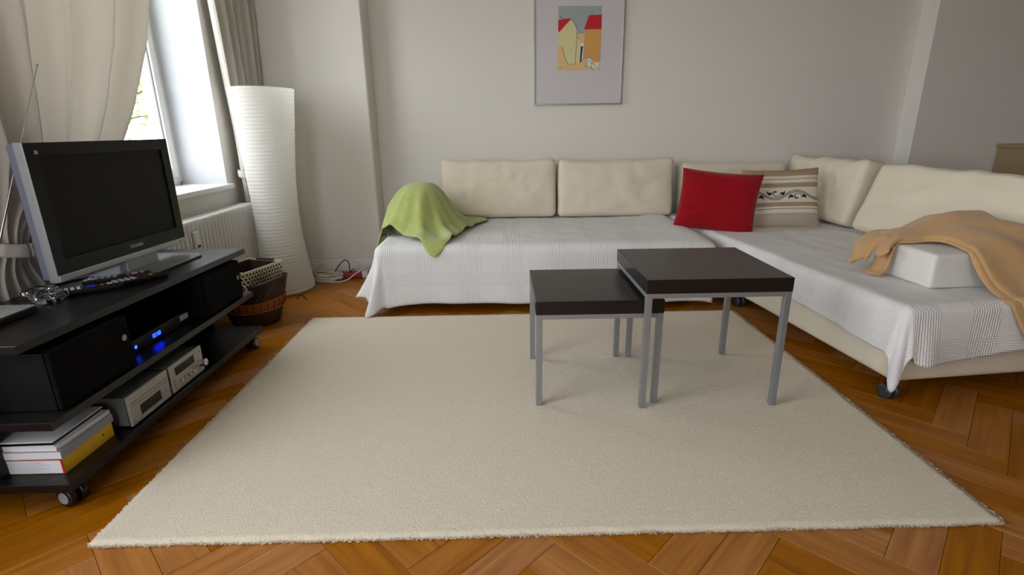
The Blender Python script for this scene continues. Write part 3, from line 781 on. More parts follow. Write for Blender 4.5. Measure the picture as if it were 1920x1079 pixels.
def e3(s, t):
    p = along(PATH3, t); return (p.x + .006 * math.sin(s * 6), 2.055 + .075 * s - .02 * t, p.z + .003 * math.sin(s * 9))
MB().grid(e3, 20, 30).build('hanging_end', 'tan_fleece', tb_o, smooth=True, solid=0.010, soff=0)

# ================================================================== PICTURE
px0, px1, pz0, pz1 = 0.241, 0.874, 1.160, 2.03
pic = thing('framed_picture', 'framed print of red-roofed houses on the wall above the sofa', 'picture', ((px0 + px1) / 2, YB, pz0))
fy = YB - 0.022; fw = 0.010
for (a, b, c, d) in ((px0, px1, pz0, pz0 + fw), (px0, px1, pz1 - fw, pz1), (px0, px0 + fw, pz0 + fw, pz1 - fw), (px1 - fw, px1, pz0 + fw, pz1 - fw)):
    MB().box(a, b, fy, YB - 0.001, c, d).build('frame_bar', 'alu_frame', pic, bevel=0.0015)
MB().box(px0 + fw, px1 - fw, YB - 0.014, YB - 0.002, pz0 + fw, pz1 - fw).build('mount', 'mat_board', pic)
# print: flat shapes (crop pixels -> print rectangle)
AX0, AX1, AZ0, AZ1 = 0.412, 0.714, 1.392, 1.803
def ap(x, y): return (AX0 + (x - 425) / 400 * (AX1 - AX0), AZ1 - (y - 55) / 605 * (AZ1 - AZ0))
arts = ['art_sky', 'art_cream', 'art_ochre', 'art_red', 'art_sand', 'art_ink', 'art_white']
pr = MB(); lay = [YB - 0.0142]
def shape(pts, mi):
    lay[0] -= 0.00006; b = len(pr.v); pr.v += [(*ap(x, y)[:1], lay[0], ap(x, y)[1]) for x, y in pts]; pr.face(list(range(b, b + len(pts))), mi)
def stroke(pts, w=2.2):
    for (a, b) in zip(pts, pts[1:]):
        dx, dy = b[0] - a[0], b[1] - a[1]; l = math.hypot(dx, dy) or 1; nx_, ny_ = -dy / l * w, dx / l * w
        shape([(a[0] + nx_, a[1] + ny_), (b[0] + nx_, b[1] + ny_), (b[0] - nx_, b[1] - ny_), (a[0] - nx_, a[1] - ny_)], 5)
shape([(425, 55), (825, 55), (825, 660), (425, 660)], 0)
shape([(425, 560), (600, 600), (700, 540), (825, 560), (825, 660), (425, 660)], 4)
shape([(425, 290), (545, 180), (575, 215), (600, 280), (590, 600), (520, 620), (425, 600)], 1)
shape([(425, 425), (465, 425), (490, 530), (525, 600), (500, 660), (425, 660)], 4)
shape([(425, 185), (470, 172), (548, 168), (440, 290), (425, 298)], 3)
shape([(600, 315), (670, 312), (672, 390), (600, 350)], 4)
shape([(598, 345), (632, 365), (635, 590), (590, 600)], 1)
shape([(632, 365), (668, 380), (668, 420), (632, 410)], 4)
shape([(632, 400), (665, 395), (660, 548), (632, 585)], 6)
shape([(670, 268), (825, 268), (815, 585), (670, 550)], 2)
shape([(705, 142), (825, 136), (825, 266), (665, 268)], 3)
shape([(638, 432), (658, 432), (645, 580), (632, 588)], 5)
shape([(690, 548), (712, 536), (745, 555), (748, 600), (740, 640), (700, 620)], 6)
shape([(750, 590), (815, 585), (800, 655), (748, 640)], 6)
for st in ([(738, 140), (738, 108)], [(665, 270), (825, 268)], [(598, 345), (590, 600)], [(590, 600), (550, 600), (520, 618)], [(468, 430), (485, 520), (520, 600)], [(690, 620), (700, 545), (715, 535), (745, 555)], [(715, 560), (745, 590), (740, 640)], [(750, 585), (805, 650)], [(675, 625), (700, 620)], [(705, 620), (735, 640), (775, 652)], [(440, 632), (468, 632)], [(448, 172), (448, 150), (462, 165)], [(600, 290), (598, 345), (632, 370)], [(545, 180), (575, 215), (600, 280)]): stroke(st, 1.6)
pr.build('print', arts, pic)

# ================================================================== RADIATOR
rad = thing('radiator', 'white ribbed radiator under the window', 'radiator', (-1.61, 2.8, 0.1))
r0 = None
RY0, RY1, NR = 2.42, 3.335, 25
for k in range(NR):
    y = RY0 + (RY1 - RY0) * (k + .5) / NR; hw_ = (RY1 - RY0) / NR / 2 * .84
    if r0 is None:
        r0 = rounded_box(0.085, 2 * hw_, 0.465, 0.0148, 8); 
        prof = []
        r0 = r0.build('rib', 'radiator_enamel', rad, local=True, smooth=True); o = r0
    else: o = share(r0, 'rib', rad)
    o.location = (-1.605 + 1.61, y - 2.8, 0.345 - 0.1)
MB().box(-1.635, -1.578, RY0 + .005, RY1 - .005, 0.15, 0.20).box(-1.635, -1.578, RY0 + .005, RY1 - .005, 0.50, 0.548).build('header', 'radiator_enamel', rad, bevel=.006)
MB().tube([(-1.605, RY0, .17), (-1.605, 2.408, .17), (-1.605, 2.404, 0.0)], .009).build('pipe', 'radiator_enamel', rad)
for yy in (2.5, 3.15): MB().box(-1.677, -1.63, yy, yy + .02, .3, .4).box(-1.625, -1.585, yy, yy + .02, 0.001, .13).build('bracket', 'radiator_enamel', rad)
hm_ = thing('heat_meter', 'small white heat meter clipped to the radiator ribs', 'meter', (-1.555, 2.655, .46))
MB().box(-1.5615, -1.546, 2.625, 2.665, .425, .52).build('case', 'white_paint', hm_, bevel=.004)
MB().box(-1.5465, -1.545, 2.632, 2.658, .44, .452).build('window', 'display_black', hm_)

# ================================================================== CURTAINS
def curtain(label, lo, hi, xbase, nf, amp, zs=(0.06, 2.66), tie=None, ph=0.0, low=0.0):
    c = thing('curtain', label, 'curtain', (xbase, (lerp_tab(lo, .5) + lerp_tab(hi, .5)) / 2, zs[0]), group='curtains at the window')
    def fn(s, t):
        z = zs[1] + (zs[0] - zs[1]) * t
        a, b_ = lerp_tab(lo, z), lerp_tab(hi, z); w = b_ - a
        f = s * nf * 2 * PI + ph + .5 * nz(s * 4, z * .5)
        am = min(amp, max(0.014, w * 0.06))
        y = a + w * s + 0.25 * am * math.sin(2 * f)
        x = xbase - low * (1 - ss(.52, .72, z)) + (1 - .3 * (low > 0) * (1 - ss(.5, .7, z))) * am * math.sin(f) + .3 * am * math.sin(f * 2.3 + 1 + z * .6)
        if tie: x += 0.012 * math.exp(-((z - tie) / .12) ** 2) * math.sin(PI * s)
        return (x, y, z)
    MB().grid(fn, 150, 90).build('drape', 'curtain_linen', c, smooth=True, solid=0.0025)
    if tie:
        a, b_ = lerp_tab(lo, tie), lerp_tab(hi, tie); cy = (a + b_) / 2; ry = (b_ - a) / 2 + .008
        pts = []
        def band(s, t):
            w = 2 * PI * s; z = tie + .022 * (2 * t - 1) - 0.012 * math.cos(w) * 1.0 - .008 * math.sin(w)
            bulge = 1 + .03 * math.sin(PI * t)
            return (xbase + .004 + 0.045 * math.cos(w) * bulge, cy + ry * math.sin(w) * bulge, z)
        MB().grid(band, 40, 6).build('tieback', 'curtain_linen', c, smooth=True, solid=0.003, soff=1)
    return c
curtain('beige linen curtain gathered by a tieback at far left behind the television',
        [(.06, 1.58), (.50, 1.60), (.60, 1.625), (.655, 1.645), (.8, 1.62), (1.2, 1.50), (1.7, 1.40), (2.66, 1.34)],
        [(.06, 1.93), (.50, 1.865), (.58, 1.80), (.645, 1.77), (.70, 1.80), (.82, 2.02), (.96, 2.28), (1.11, 2.41), (1.366, 2.585), (1.58, 2.69), (2.0, 2.80), (2.66, 2.86)], -1.598, 5.5, .040, tie=.650, low=.036)
curtain('beige linen curtain held back beside the tall paper lamp',
        [(.06, 3.35), (.60, 3.345), (.72, 3.335), (.76, 3.33), (.85, 3.33), (1.0, 3.33), (1.3, 3.30), (1.7, 3.265), (2.66, 3.24)],
        [(.06, 3.56), (.60, 3.53), (.72, 3.50), (.76, 3.49), (.85, 3.55), (1.0, 3.66), (1.3, 3.745), (1.7, 3.775), (2.66, 3.78)], -1.605, 5, .028, tie=.742, ph=1.0)
cr_ = thing('curtain_rail', 'white curtain rail above the window', 'curtain rail', (-1.6, 2.6, 2.68))
MB().box(-1.62, -1.575, 1.25, 3.785, 2.675, 2.70).build('track', 'white_paint', cr_, bevel=.003)
MB().box(-1.61, -1.585, 1.5, 1.53, 2.70, 2.7499).box(-1.61, -1.585, 3.5, 3.53, 2.70, 2.7499).build('bracket', 'white_paint', cr_)

# ================================================================== PAPER LAMP
LX, LY = -1.405, 3.31
lp = thing('floor_lamp', 'tall white rice-paper column floor lamp in the corner', 'lamp', (LX, LY, 0))
pf = [(0.03, 0.162), (0.10, 0.155), (0.2, 0.143), (.35, 0.132), (.5, .130), (.65, .135), (.8, .143), (.95, .155), (1.1, .168), (1.245, .180)]
def lampfn(s, t):
    z = .02 + 1.225 * t
    r = lerp_tab(pf, z); k = t * 58; fr = k - math.floor(k)
    r += 0.0026 * abs(math.sin(PI * k)) + 0.0015 * nz(s * 30, t * 40)
    w = 2 * PI * s
    r *= 1 + .012 * nz(math.cos(w) * 2, math.sin(w) * 2, t * 3)
    sag = 0.01 * math.sin(w + 1) * (1 if True else 0)
    return (LX + r * math.cos(w) + .012 * math.sin(t * PI) * -1, LY + r * math.sin(w), z + sag * (1 - t))
MB().grid(lampfn, 64, 248).build('lamp_shade', 'rice_paper', lp, smooth=True)
for (z, r) in ((.02, .163), (1.245, .181)):
    MB().tube([(LX + r * math.cos(2 * PI * k / 48), LY + r * math.sin(2 * PI * k / 48), z + (.01 * math.sin(2 * PI * k / 48 + 1) if z < .1 else 0)) for k in range(48)], .0018, 6, closed=True).build('wire_ring', 'cable_white', lp)
MB().lathe([(.07, 0.002), (.07, .012), (.015, .016), (.012, 1.0), (.01, 1.0)], (LX, LY, 0), 16).build('pole', 'cable_white', lp)
for a in (0.2, -1.4, 2.5, 4.0):
    MB().tube([(LX + .155 * math.cos(a), LY + .155 * math.sin(a), .03), (LX + .167 * math.cos(a), LY + .167 * math.sin(a), .004), (LX + .12 * math.cos(a), LY + .12 * math.sin(a), .004)], .0025, 6).build('foot', 'chrome', lp)

# ================================================================== TV STAND
SX, SB, SY0, SY1 = -1.185, -1.600, 1.225, 2.385
st = thing('tv_stand', 'long black three-tier television stand on casters along the left wall', 'tv stand', ((SX + SB) / 2, (SY0 + SY1) / 2, 0))
ZT = 0.490
MB().prism([(SB, 1.243), (-1.232, 1.243), (SX, 2.372), (SB, 2.372)], ZT - .024, ZT).build('top_board', 'black_board', st, bevel=.0015)
MB().box(SB, SX, SY0, SY1, .256, .280).build('shelf', 'black_board', st, bevel=.0015)
MB().box(SB, SX + .015, SY0 - .015, SY1 + .01, .076, .101).build('bottom_board', 'black_board', st, bevel=.0015)
for y in (SY0 + .008, SY1 - .055):
    MB().box(SB + .02, SX - .185, y, y + .024, .101, .256).build('side_panel', 'black_board', st)
    MB().box(SB + .02, SX - .215, y, y + .024, .280, ZT - .024).build('side_panel', 'black_board', st)
MB().box(SB + .005, SB + .017, SY0 + .06, SY1 - .08, .101, .256).build('back_panel', 'black_board', st)
MB().box(SB + .005, SB + .017, SY0 + .06, SY1 - .08, .280, ZT - .024).build('back_panel', 'black_board', st)
for (x, y, a) in ((SX - .04, SY0 + .045, 1.25), (SX - .03, SY1 - .03, 0.0), (SB + .05, SY0 + .05, .4), (SB + .05, SY1 - .05, .4)):
    caster(st, x, y, .080, .030, 'caster_black', 'caster_black', a)

# speakers on the middle shelf
def speaker(label, y0, y1):
    s = thing('speaker', label, 'speaker', (SX - .12, (y0 + y1) / 2, .28), group='black speakers on the stand')
    x1 = SX - .012
    MB().box(x1 - .20, x1 - .016, y0, y1, .2805, .449).build('cabinet', 'speaker_case', s, bevel=.003)
    MB().box(x1 - .016, x1, y0 + .001, y1 - .001, .282, .448).build('grille', 'speaker_cloth', s, bevel=.006)
    yb = y1 - .03
    MB().lathe([(.0095, 0), (.0095, .0015)], (x1, yb, .385 if y0 < 1.6 else .372), 20, axis='x').build('badge', 'alu_frame', s)
    M = Matrix.Translation((x1 + .0016, yb, .385 if y0 < 1.6 else .372))
    MB().tube([(x1 + .0018, yb + .0055 * math.cos(w), (.385 if y0 < 1.6 else .372) + .0055 * math.sin(w)) for w in [2 * PI * k / 16 for k in range(16)]], .0008, 5, closed=True).build('badge_ring', 'black_plastic', s)
speaker('black speaker at the near end of the stand, beneath the remotes', SY0 + .06, SY0 + .36)
speaker('black speaker at the far end of the stand, near the baskets', SY1 - .36, SY1 - .06)
# receiver box with blue display
rb = thing('receiver_box', 'slim black receiver with a blue lit display', 'receiver', (SX - .2, 1.82, .28))
bx1 = SX - .075
MB().box(bx1 - .2, bx1, 1.62, 1.985, .2805, .325).build('case', 'black_plastic', rb, bevel=.003)
MB().box(bx1, bx1 + .004, 1.622, 1.983, .284, .322).build('front_panel', 'tv_black', rb, bevel=.001)
MB().box(bx1 + .004, bx1 + .007, 1.93, 1.98, .300, .321).build('flap', 'tv_silver', rb)
MB().lathe([(.006, 0), (.006, .001)], (bx1 + .0042, 1.672, .303), 16, axis='x').build('power_light', 'blue_led', rb)
dg = MB()
SEG = {'0': 'abcdef', '1': 'bc', '3': 'abcdg', '5': 'acdfg', '8': 'abcdefg'}
def digit(y, z, ch, s=.006):
    for c_ in SEG[ch]:
        w, h = s, s
        q = {'a': (0, h, w, h), 'd': (0, -h, w, -h), 'g': (0, 0, w, 0), 'f': (0, 0, 0, h), 'b': (w, 0, w, h), 'e': (0, -h, 0, 0), 'c': (w, -h, w, 0)}[c_]
        e = .0009; dg.box(bx1 + .004, bx1 + .0048, y + q[0] - e, y + q[2] + e, z + q[1] - e, z + q[3] + e)
for k, ch_ in enumerate('0350'): digit(1.765 + k * .0105 + (.004 if k > 1 else 0), .305, ch_)
dg.build('display', 'blue_led', rb)
# white plug tangle behind the receiver
pg = thing('cable_plug', 'white plug and cable hanging behind the receiver box', 'cable', (-1.43, 1.66, .33))
MB().tube(catmull([(-1.47, 1.60, .29), (-1.44, 1.62, .37), (-1.41, 1.66, .40), (-1.42, 1.72, .41), (-1.45, 1.73, .33), (-1.46, 1.74, .285)], 6), .004, 8).build('lead', 'cable_white', pg, smooth=True)
MB().box(-1.425, -1.395, 1.655, 1.70, .385, .42).build('plug', 'cable_white', pg, bevel=.005)

# hi-fi on the bottom board
def hifi(label, name, y0, y1):
    h = thing(name, label, 'hi-fi unit', (SX - .1, (y0 + y1) / 2, .101), group='silver hi-fi units on the bottom shelf')
    x1 = SX + .0
    for (xx, yy) in ((x1 - .03, y0 + .02), (x1 - .03, y1 - .02), (x1 - .22, y0 + .02), (x1 - .22, y1 - .02)):
        MB().lathe([(.009, .1012), (.009, .107)], (xx, yy, 0), 12).build('foot', 'black_plastic', h)
    MB().box(x1 - .25, x1 - .012, y0 + .002, y1 - .002, .107, .206).build('case', 'hifi_body', h, bevel=.002)
    MB().box(x1 - .012, x1 - .0085, y0 + .003, y1 - .003, .107, .206).build('gap_strip', 'black_plastic', h)
    f = MB().box(x1 - .0085, x1, y0, y1, .106, .208).build('front_panel', 'hifi_front', h, bevel=.0015)
    return h, f, x1
h, f, x1 = hifi('silver disc player beside the stack of books', 'disc_player', 1.488, 1.692)
MB().box(x1, x1 + .0006, 1.501, 1.681, .1800, .1808).box(x1, x1 + .0006, 1.501, 1.681, .1690, .1698).build('tray_line', 'display_black', f)
MB().box(x1, x1 + .001, 1.501, 1.683, .1705, .1792).build('disc_tray', 'hifi_front', f)
MB().box(x1, x1 + .0012, 1.536, 1.641, .123, .157).build('display', 'display_black', f, bevel=.0005)
MB().lathe([(.0045, 0), (.0045, .003), (.003, .004)], (x1, 1.506, .122), 16, axis='x').build('button', 'chrome', f)
for k in range(4): MB().lathe([(.003, 0), (.003, .002)], (x1, 1.653 + .009 * (k % 2), .126 + .012 * (k // 2)), 10, axis='x').build('button', 'hifi_front', f)
MB().lathe([(.009, 0), (.008, -.003)], (x1 - .1, 1.488, .135), 14, axis='y').build('screw', 'chrome', h)
h, f, x1 = hifi('silver receiver with a round volume knob and small dials', 'stereo_amplifier', 1.705, 1.909)
MB().box(x1, x1 + .0012, 1.734, 1.854, .162, .192).build('display', 'display_black', f, bevel=.0005)
MB().lathe([(.018, 0), (.018, .004), (.0155, .006), (.0145, .024), (.012, .025)], (x1, 1.887, .145), 28, axis='x').build('volume_knob', 'chrome', f, smooth=False)
for k in range(4): MB().lathe([(.0075, 0), (.0065, .009), (.005, .010)], (x1, 1.754 + k * .026, .134), 18, axis='x').build('dial', 'chrome', f)
for k in range(3): MB().lathe([(.003, 0), (.003, .002)], (x1, 1.721, .118 + .014 * k), 10, axis='x').build('button', 'pebble_grey', f)
MB().lathe([(.003, 0), (.003, .002)], (x1, 1.894, .188), 10, axis='x').build('button', 'pebble_grey', f)

# books and folders on the near end of the bottom board
def book(name, label, cat, x0, x1, y0, y1, z0, z1, cover_m, page_m='paper', c=.002, spine=True, rot=0):
    b = thing(name, label, cat, ((x0 + x1) / 2, (y0 + y1) / 2, z0), group='stack of papers and folders')
    M = Matrix.Translation(((x0 + x1) / 2, (y0 + y1) / 2, 0)) @ Matrix.Rotation(rot, 4, 'Z') @ Matrix.Translation((-(x0 + x1) / 2, -(y0 + y1) / 2, 0))
    MB().box(x0 + .001, x1 - c, y0 + .001, y1 - .001, z0 + c, z1 - c).xf(M).build('pages', page_m, b)
    k = MB().box(x0, x1, y0, y1, z0, z0 + c).box(x0, x1, y0, y1, z1 - c, z1)
    if spine: k.box(x1 - c, x1, y0, y1, z0 + c, z1 - c)
    k.xf(M).build('cover', cover_m, b)
    return b, M
bk, M = book('telephone_book', 'thick yellow book at the bottom of the paper stack', 'book', SX - .255, SX - .035, 1.262, 1.452, .1012, .147, 'yellow_card', c=.0025)
MB().box(SX - .255, SX - .036, 1.2605, 1.2619, .1035, .1445).build('label_page', 'paper', bk)
rl = MB().box(SX - .252, SX - .034, 1.2600, 1.2606, .1437, .1475).box(SX - .040, SX - .0345, 1.2600, 1.2606, .103, .1475); rl.build('red_border', 'red_card', bk)
ln = MB()
for k in range(9): ln.box(SX - .20 + .01 * (k % 3), SX - .07 - .012 * ((k * 2) % 3), 1.2599, 1.2604, .107 + k * .0038, .1078 + k * .0038)
ln.build('print_lines', 'key_grey', bk)
MB().lathe([(.003, 0), (.003, .0006)], (SX - .0345, 1.41, .128), 12, axis='x').build('print_dot', 'print_ink', bk)
book('ring_folder', 'pale grey folder in the middle of the paper stack', 'folder', SX - .262, SX - .032, 1.258, 1.458, .1475, .172, 'grey_card', c=.002, rot=.01)
book('magazine', 'white magazine above the grey folder', 'magazine', SX - .255, SX - .04, 1.262, 1.462, .1725, .185, 'paper', c=.001, rot=-.01)
book('slim_case', 'slim black case with a white lid topping the paper stack', 'case', SX - .255, SX - .05, 1.262, 1.452, .1855, .200, 'paper', 'black_plastic', c=.003, spine=False, rot=.02)

# ================================================================== TELEVISION
TA = math.radians(3.0)
tv = thing('television', 'black flat-screen television with a silver lower edge on the stand', 'television', (-1.41, 1.968, ZT), -TA)
# local: x forward (towards the room), y along the screen, z up from the stand top
TW, TH0, TH1, TT = 0.642, 0.052, 0.487, 0.052
yl, yr = -TW / 2, TW / 2
bz = 0.040
fr = MB()
for (a, b, c, d) in ((yl, yl + bz, TH0 + .062, TH1), (yr - bz, yr, TH0 + .062, TH1), (yl + bz, yr - bz, TH1 - bz, TH1), (yl + bz, yr - bz, TH0 + .022, TH0 + .070)):
    fr.box(-.018, 0, a, b, c, d)
fr.box(-.018, 0, yl, yl + bz, TH0 + .022, TH0 + .062).box(-.018, 0, yr - bz, yr, TH0 + .022, TH0 + .062)
bezel = fr.build('bezel', 'tv_black', tv, local=True)
MB().box(-.016, -.006, yl + bz, yr - bz, TH0 + .070, TH1 - bz).build('screen', 'tv_screen', tv, local=True)
MB().box(-.020, .003, yl - .001, yr + .001, TH0, TH0 + .022).build('lower_trim', 'tv_silver', tv, local=True, bevel=.003)
for y in (yl, yr):
    s_ = 1 if y > 0 else -1
    MB().box(-.030, -.001, min(y, y + s_ * .004), max(y, y + s_ * .004), TH0, TH1 + .001).build('side_trim', 'tv_silver', tv, local=True, bevel=.001)
MB().box(-.062, -.018, yl + .004, yr - .004, TH0 + .004, TH1 - .004).build('back_shell', 'tv_back', tv, local=True, bevel=.006)
MB().box(-.095, -.062, yl + .08, yr - .08, TH0 + .05, TH1 - .09).build('rear_bulge', 'tv_back', tv, local=True, bevel=.012)
text_mesh('TOSHIBA', .017, 'lettering', 'alu_frame', tv, Matrix.Translation((.0005, .035, TH0 + .046)) @ Matrix.Rotation(PI / 2, 4, 'Z') @ Matrix.Rotation(PI / 2, 4, 'X'))
MB().box(0, .0006, yl + .030, yl + .041, TH1 - .034, TH1 - .023).build('sticker', 'key_grey', tv, local=True)
MB().lathe([(.003, 0), (.003, .001)], (.003, yr - .04, TH0 + .011), 12, axis='x').build('power_light', 'black_plastic', tv, local=True)
MB().box(-.045, -.010, -.02, .15, .006, TH0 + .01).build('neck', 'tv_silver', tv, local=True, bevel=.004)
fp = [(-.115, -.09), (.075, -.09), (.105, -.05), (.105, .25), (.075, .29), (-.115, .29)]
MB().prism(fp, .0006, .010).build('foot', 'tv_foot', tv, local=True, bevel=.003)

# antenna
an = thing('aerial', 'thin telescopic aerial rod standing left of the television', 'aerial', (-1.567, 1.548, ZT))
MB().lathe([(.03, ZT + .0005), (.03, ZT + .012), (.014, ZT + .03), (.010, ZT + .05)], (-1.567, 1.548, 0), 20).build('base', 'black_plastic', an, smooth=False)
A0 = Vector((-1.567, 1.548, ZT + .045)); A1 = Vector((-1.50, 1.866, 1.217))
pt = lambda t: A0.lerp(A1, t)
MB().tube([pt(0), pt(.5)], .0032, 10).build('lower_section', 'chrome', an); MB().tube([pt(.5), pt(.8)], .0024, 10).build('middle_section', 'chrome', an); MB().tube([pt(.8), pt(1)], .0017, 10).build('upper_section', 'chrome', an)
MB().lathe([(.0005, -.004), (.0035, -.002), (.0035, .002), (.0005, .004)], tuple(A1), 12).build('tip', 'chrome', an)

# remotes
def remote(label, x, y, rz, ln, w, body, keys, z0=ZT):
    r = thing('remote_control', label, 'remote', (x, y, z0), rz, 'remote controls in front of the television')
    rounded_box(ln, w, .018, .006, 10).xf(Matrix.Translation((0, 0, .0098))).build('body', body, r, local=True, smooth=True)
    by = {}
    for (i, j, m, sx, sy) in keys: by.setdefault(m, MB()).box(i - sx, i + sx, j - sy, j + sy, .0185, .0212)
    for m, k in by.items(): k.build('keypad', m, r, local=True)
    return r
k1 = [(-.08 + .018 * i, .013 * j, 'key_grey', .0055, .004) for i in range(5) for j in (-1, 0, 1)] + [(.03, -.013, 'key_red', .005, .003), (.03, 0, 'key_green', .005, .003), (.05, 0, 'key_grey', .009, .009), (.075, .012, 'key_grey', .005, .004), (.075, -.012, 'key_red', .005, .004)]
remote('black remote control with grey keys, lying nearest the television foot', -1.395, 1.852, .62, .205, .047, 'black_plastic', k1)
k2 = [(-.07 + .016 * i, .013 * j, 'paper', .005, .0042) for i in range(4) for j in (-1, 0, 1)] + [(.005 + .012 * i, .012 * j, 'key_blue', .005, .0045) for i in range(2) for j in (-1, 0, 1)] + [(.04, -.012, 'key_red', .004, .003), (.04, .0, 'key_green', .004, .003), (.062, 0, 'key_grey', .008, .008)]
remote('black remote control with white and blue keys, nearest the crystal holders', -1.40, 1.712, .70, .20, .05, 'black_plastic', k2)
remote('small black remote control at the front edge of the stand', -1.300, 1.835, .95, .16, .042, 'black_plastic', k1[:12] + k1[15:17])
# crystal tealight holders
def crystal(label, x, y):
    star = lambda w, z: 1 + .16 * math.cos(8 * w)
    c = thing('tealight_holder', label, 'candle holder', (x, y, ZT), group='crystal tealight holders')
    MB().lathe([(.028, .0008), (.040, .010), (.043, .020), (.038, .027), (.026, .028), (.024, .014), (.001, .013)], (x, y, ZT), 48, fn=star, cap1=False).build('bowl', 'crystal', c)
    MB().lathe([(.018, .0145), (.018, .024), (.0165, .0245), (.0165, .020), (.001, .019)], (x, y, ZT), 24, cap1=False).build('tealight', 'alu_frame', c)
crystal('star-cut crystal tealight holder nearer the wall', -1.525, 1.675); crystal('star-cut crystal tealight holder nearer the stand edge', -1.445, 1.615)
# slim silver box at far left
sb = thing('disc_drive', 'slim silver-topped black box at the left end of the stand', 'drive', (-1.50, 1.42, ZT))
MB().box(-1.60, -1.40, 1.32, 1.515, ZT + .0008, ZT + .019).xf(Matrix.Identity(4)).build('case', 'black_plastic', sb, bevel=.003)
MB().box(-1.598, -1.402, 1.322, 1.513, ZT + .019, ZT + .024).build('lid', 'laminate_silver', sb, bevel=.002)
# black lead running down behind the set
lead = MB().tube(catmull([(-1.50, 1.93, ZT + .004), (-1.55, 1.86, ZT + .004), (-1.575, 1.78, ZT + .005), (-1.585, 1.70, ZT + .005)], 8), .004, 8)
tag(lead.build('aerial_cable', 'cable_black', smooth=True), 'black cable lying on the stand behind the television', 'cable')

# ================================================================== BASKETS
BX, BY = -1.362, 2.735
wb = thing('wicker_basket', 'dark brown wicker basket with an orange woven band', 'basket', (BX, BY, 0), -0.12)
def wall(t, w, off=0.0):
    z = .004 + .225 * t; r = .115 + .065 * t ** .8 + off
    z += t * 0.035 * (math.cos(w) ** 2)
    return (r * 1.05 * math.cos(w), r * .88 * math.sin(w), z)
def wfn(off):
    return lambda s, t: wall(t, 2 * PI * s, off + .0022 * math.sin(t * 24 * PI) * (1 if int(s * 72) % 2 else -1) * .7)
MB().grid(wfn(0), 96, 60).build('woven_wall', 'dark_wicker', wb, local=True, smooth=True, solid=.006)
MB().grid(lambda s, t: wall(.36 + .22 * t, 2 * PI * s, .0055), 96, 4).build('woven_band', 'orange_wicker', wb, local=True, smooth=True)
for k in range(56):
    w = 2 * PI * k / 56
    MB().tube([wall(.37, w, .0075), wall(.47, w + .02, .009), wall(.57, w + .03, .0075)], .0022, 5).build('strand', 'orange_wicker' if k % 2 else 'dark_wicker', wb, local=True, smooth=True)
for t_ in (.355, .585): MB().tube([wall(t_, 2 * PI * k / 60, .008) for k in range(60)], .003, 6, closed=True).build('cord', 'orange_wicker', wb, local=True, smooth=True)
MB().tube([wall(1.0, 2 * PI * k / 60, .001) for k in range(60)], .0065, 8, closed=True).build('rim', 'dark_wicker', wb, local=True, smooth=True)
MB().lathe([(.113, .003), (.113, .008)], (0, 0, 0), 40, 1.05, .88).build('bottom', 'dark_wicker', wb, local=True)
for k in range(9):          # dark curved spokes woven over the wall
    w = -PI / 2 + (k - 4) * .16
    MB().tube([wall(.62 + .036 * j, w + .05 * j, .006) for j in range(9)], .003, 5).build('spoke', 'basket_dark', wb, local=True, smooth=True)
# white fold-over rectangular seagrass basket standing in it
gbk = thing('seagrass_basket', 'pale knotted rectangular basket standing inside the wicker one', 'basket', (-1.375, 2.745, .19), -0.30)
W2, D2, Z0, Z1 = .22, .28, 0.0, .125
MB().box(-W2 / 2 + .004, W2 / 2 - .004, -D2 / 2 + .004, D2 / 2 - .004, .0, .006).build('bottom', 'basket_dark', gbk, local=True)
for (a, b, c, d) in ((-W2 / 2 + .003, -W2 / 2 + .006, -D2 / 2, D2 / 2), (W2 / 2 - .006, W2 / 2 - .003, -D2 / 2, D2 / 2), (-W2 / 2, W2 / 2, -D2 / 2 + .003, -D2 / 2 + .006), (-W2 / 2, W2 / 2, D2 / 2 - .006, D2 / 2 - .003)):
    MB().box(a, b, c, d, .004, Z1 - .006).build('liner', 'basket_dark', gbk, local=True)
kn = MB()
def loop_at(px, py, z, nx_, ny_):
    tx, ty = -ny_, nx_
    pts = [(px + tx * .0125 * math.cos(w) + nx_ * (.003 + .005 * math.sin(2 * w)), py + ty * .0125 * math.cos(w) + ny_ * (.003 + .005 * math.sin(2 * w)), z + .0105 * math.sin(w)) for w in [2 * PI * k / 9 for k in range(9)]]
    kn.tube(pts, .0029, 5, closed=True)
for (n_, half, fixed) in (((1, 0), D2 / 2, W2 / 2), ((-1, 0), D2 / 2, W2 / 2), ((0, -1), W2 / 2, D2 / 2), ((0, 1), W2 / 2, D2 / 2)):
    cnt = int(2 * half / .021)
    for i in range(cnt):
        a = -half + 2 * half * (i + .5) / cnt
        for j in range(6):
            z = .012 + j * .0195; aa = a + (.006 if j % 2 else -.006)
            px, py = (fixed * n_[0], aa) if n_[0] else (aa, fixed * n_[1]); loop_at(px, py, z, *n_)
o = kn.build('knotted_weave', 'seagrass', gbk, local=True, smooth=True); o['kind'] = 'stuff'
MB().tube([(W2 / 2, -D2 / 2, Z1), (W2 / 2, D2 / 2, Z1), (-W2 / 2, D2 / 2, Z1), (-W2 / 2, -D2 / 2, Z1)], .0038, 8, closed=True).build('rim', 'seagrass', gbk, local=True)
MB().tube([(-.055, D2 / 2 + .001, Z1 + .004), (.055, D2 / 2 + .001, Z1 + .004)], .0075, 10).build('handle', 'basket_dark', gbk, local=True)
MB().tube([(-.055, -D2 / 2 - .001, Z1 + .004), (.055, -D2 / 2 - .001, Z1 + .004)], .0075, 10).build('handle', 'basket_dark', gbk, local=True)

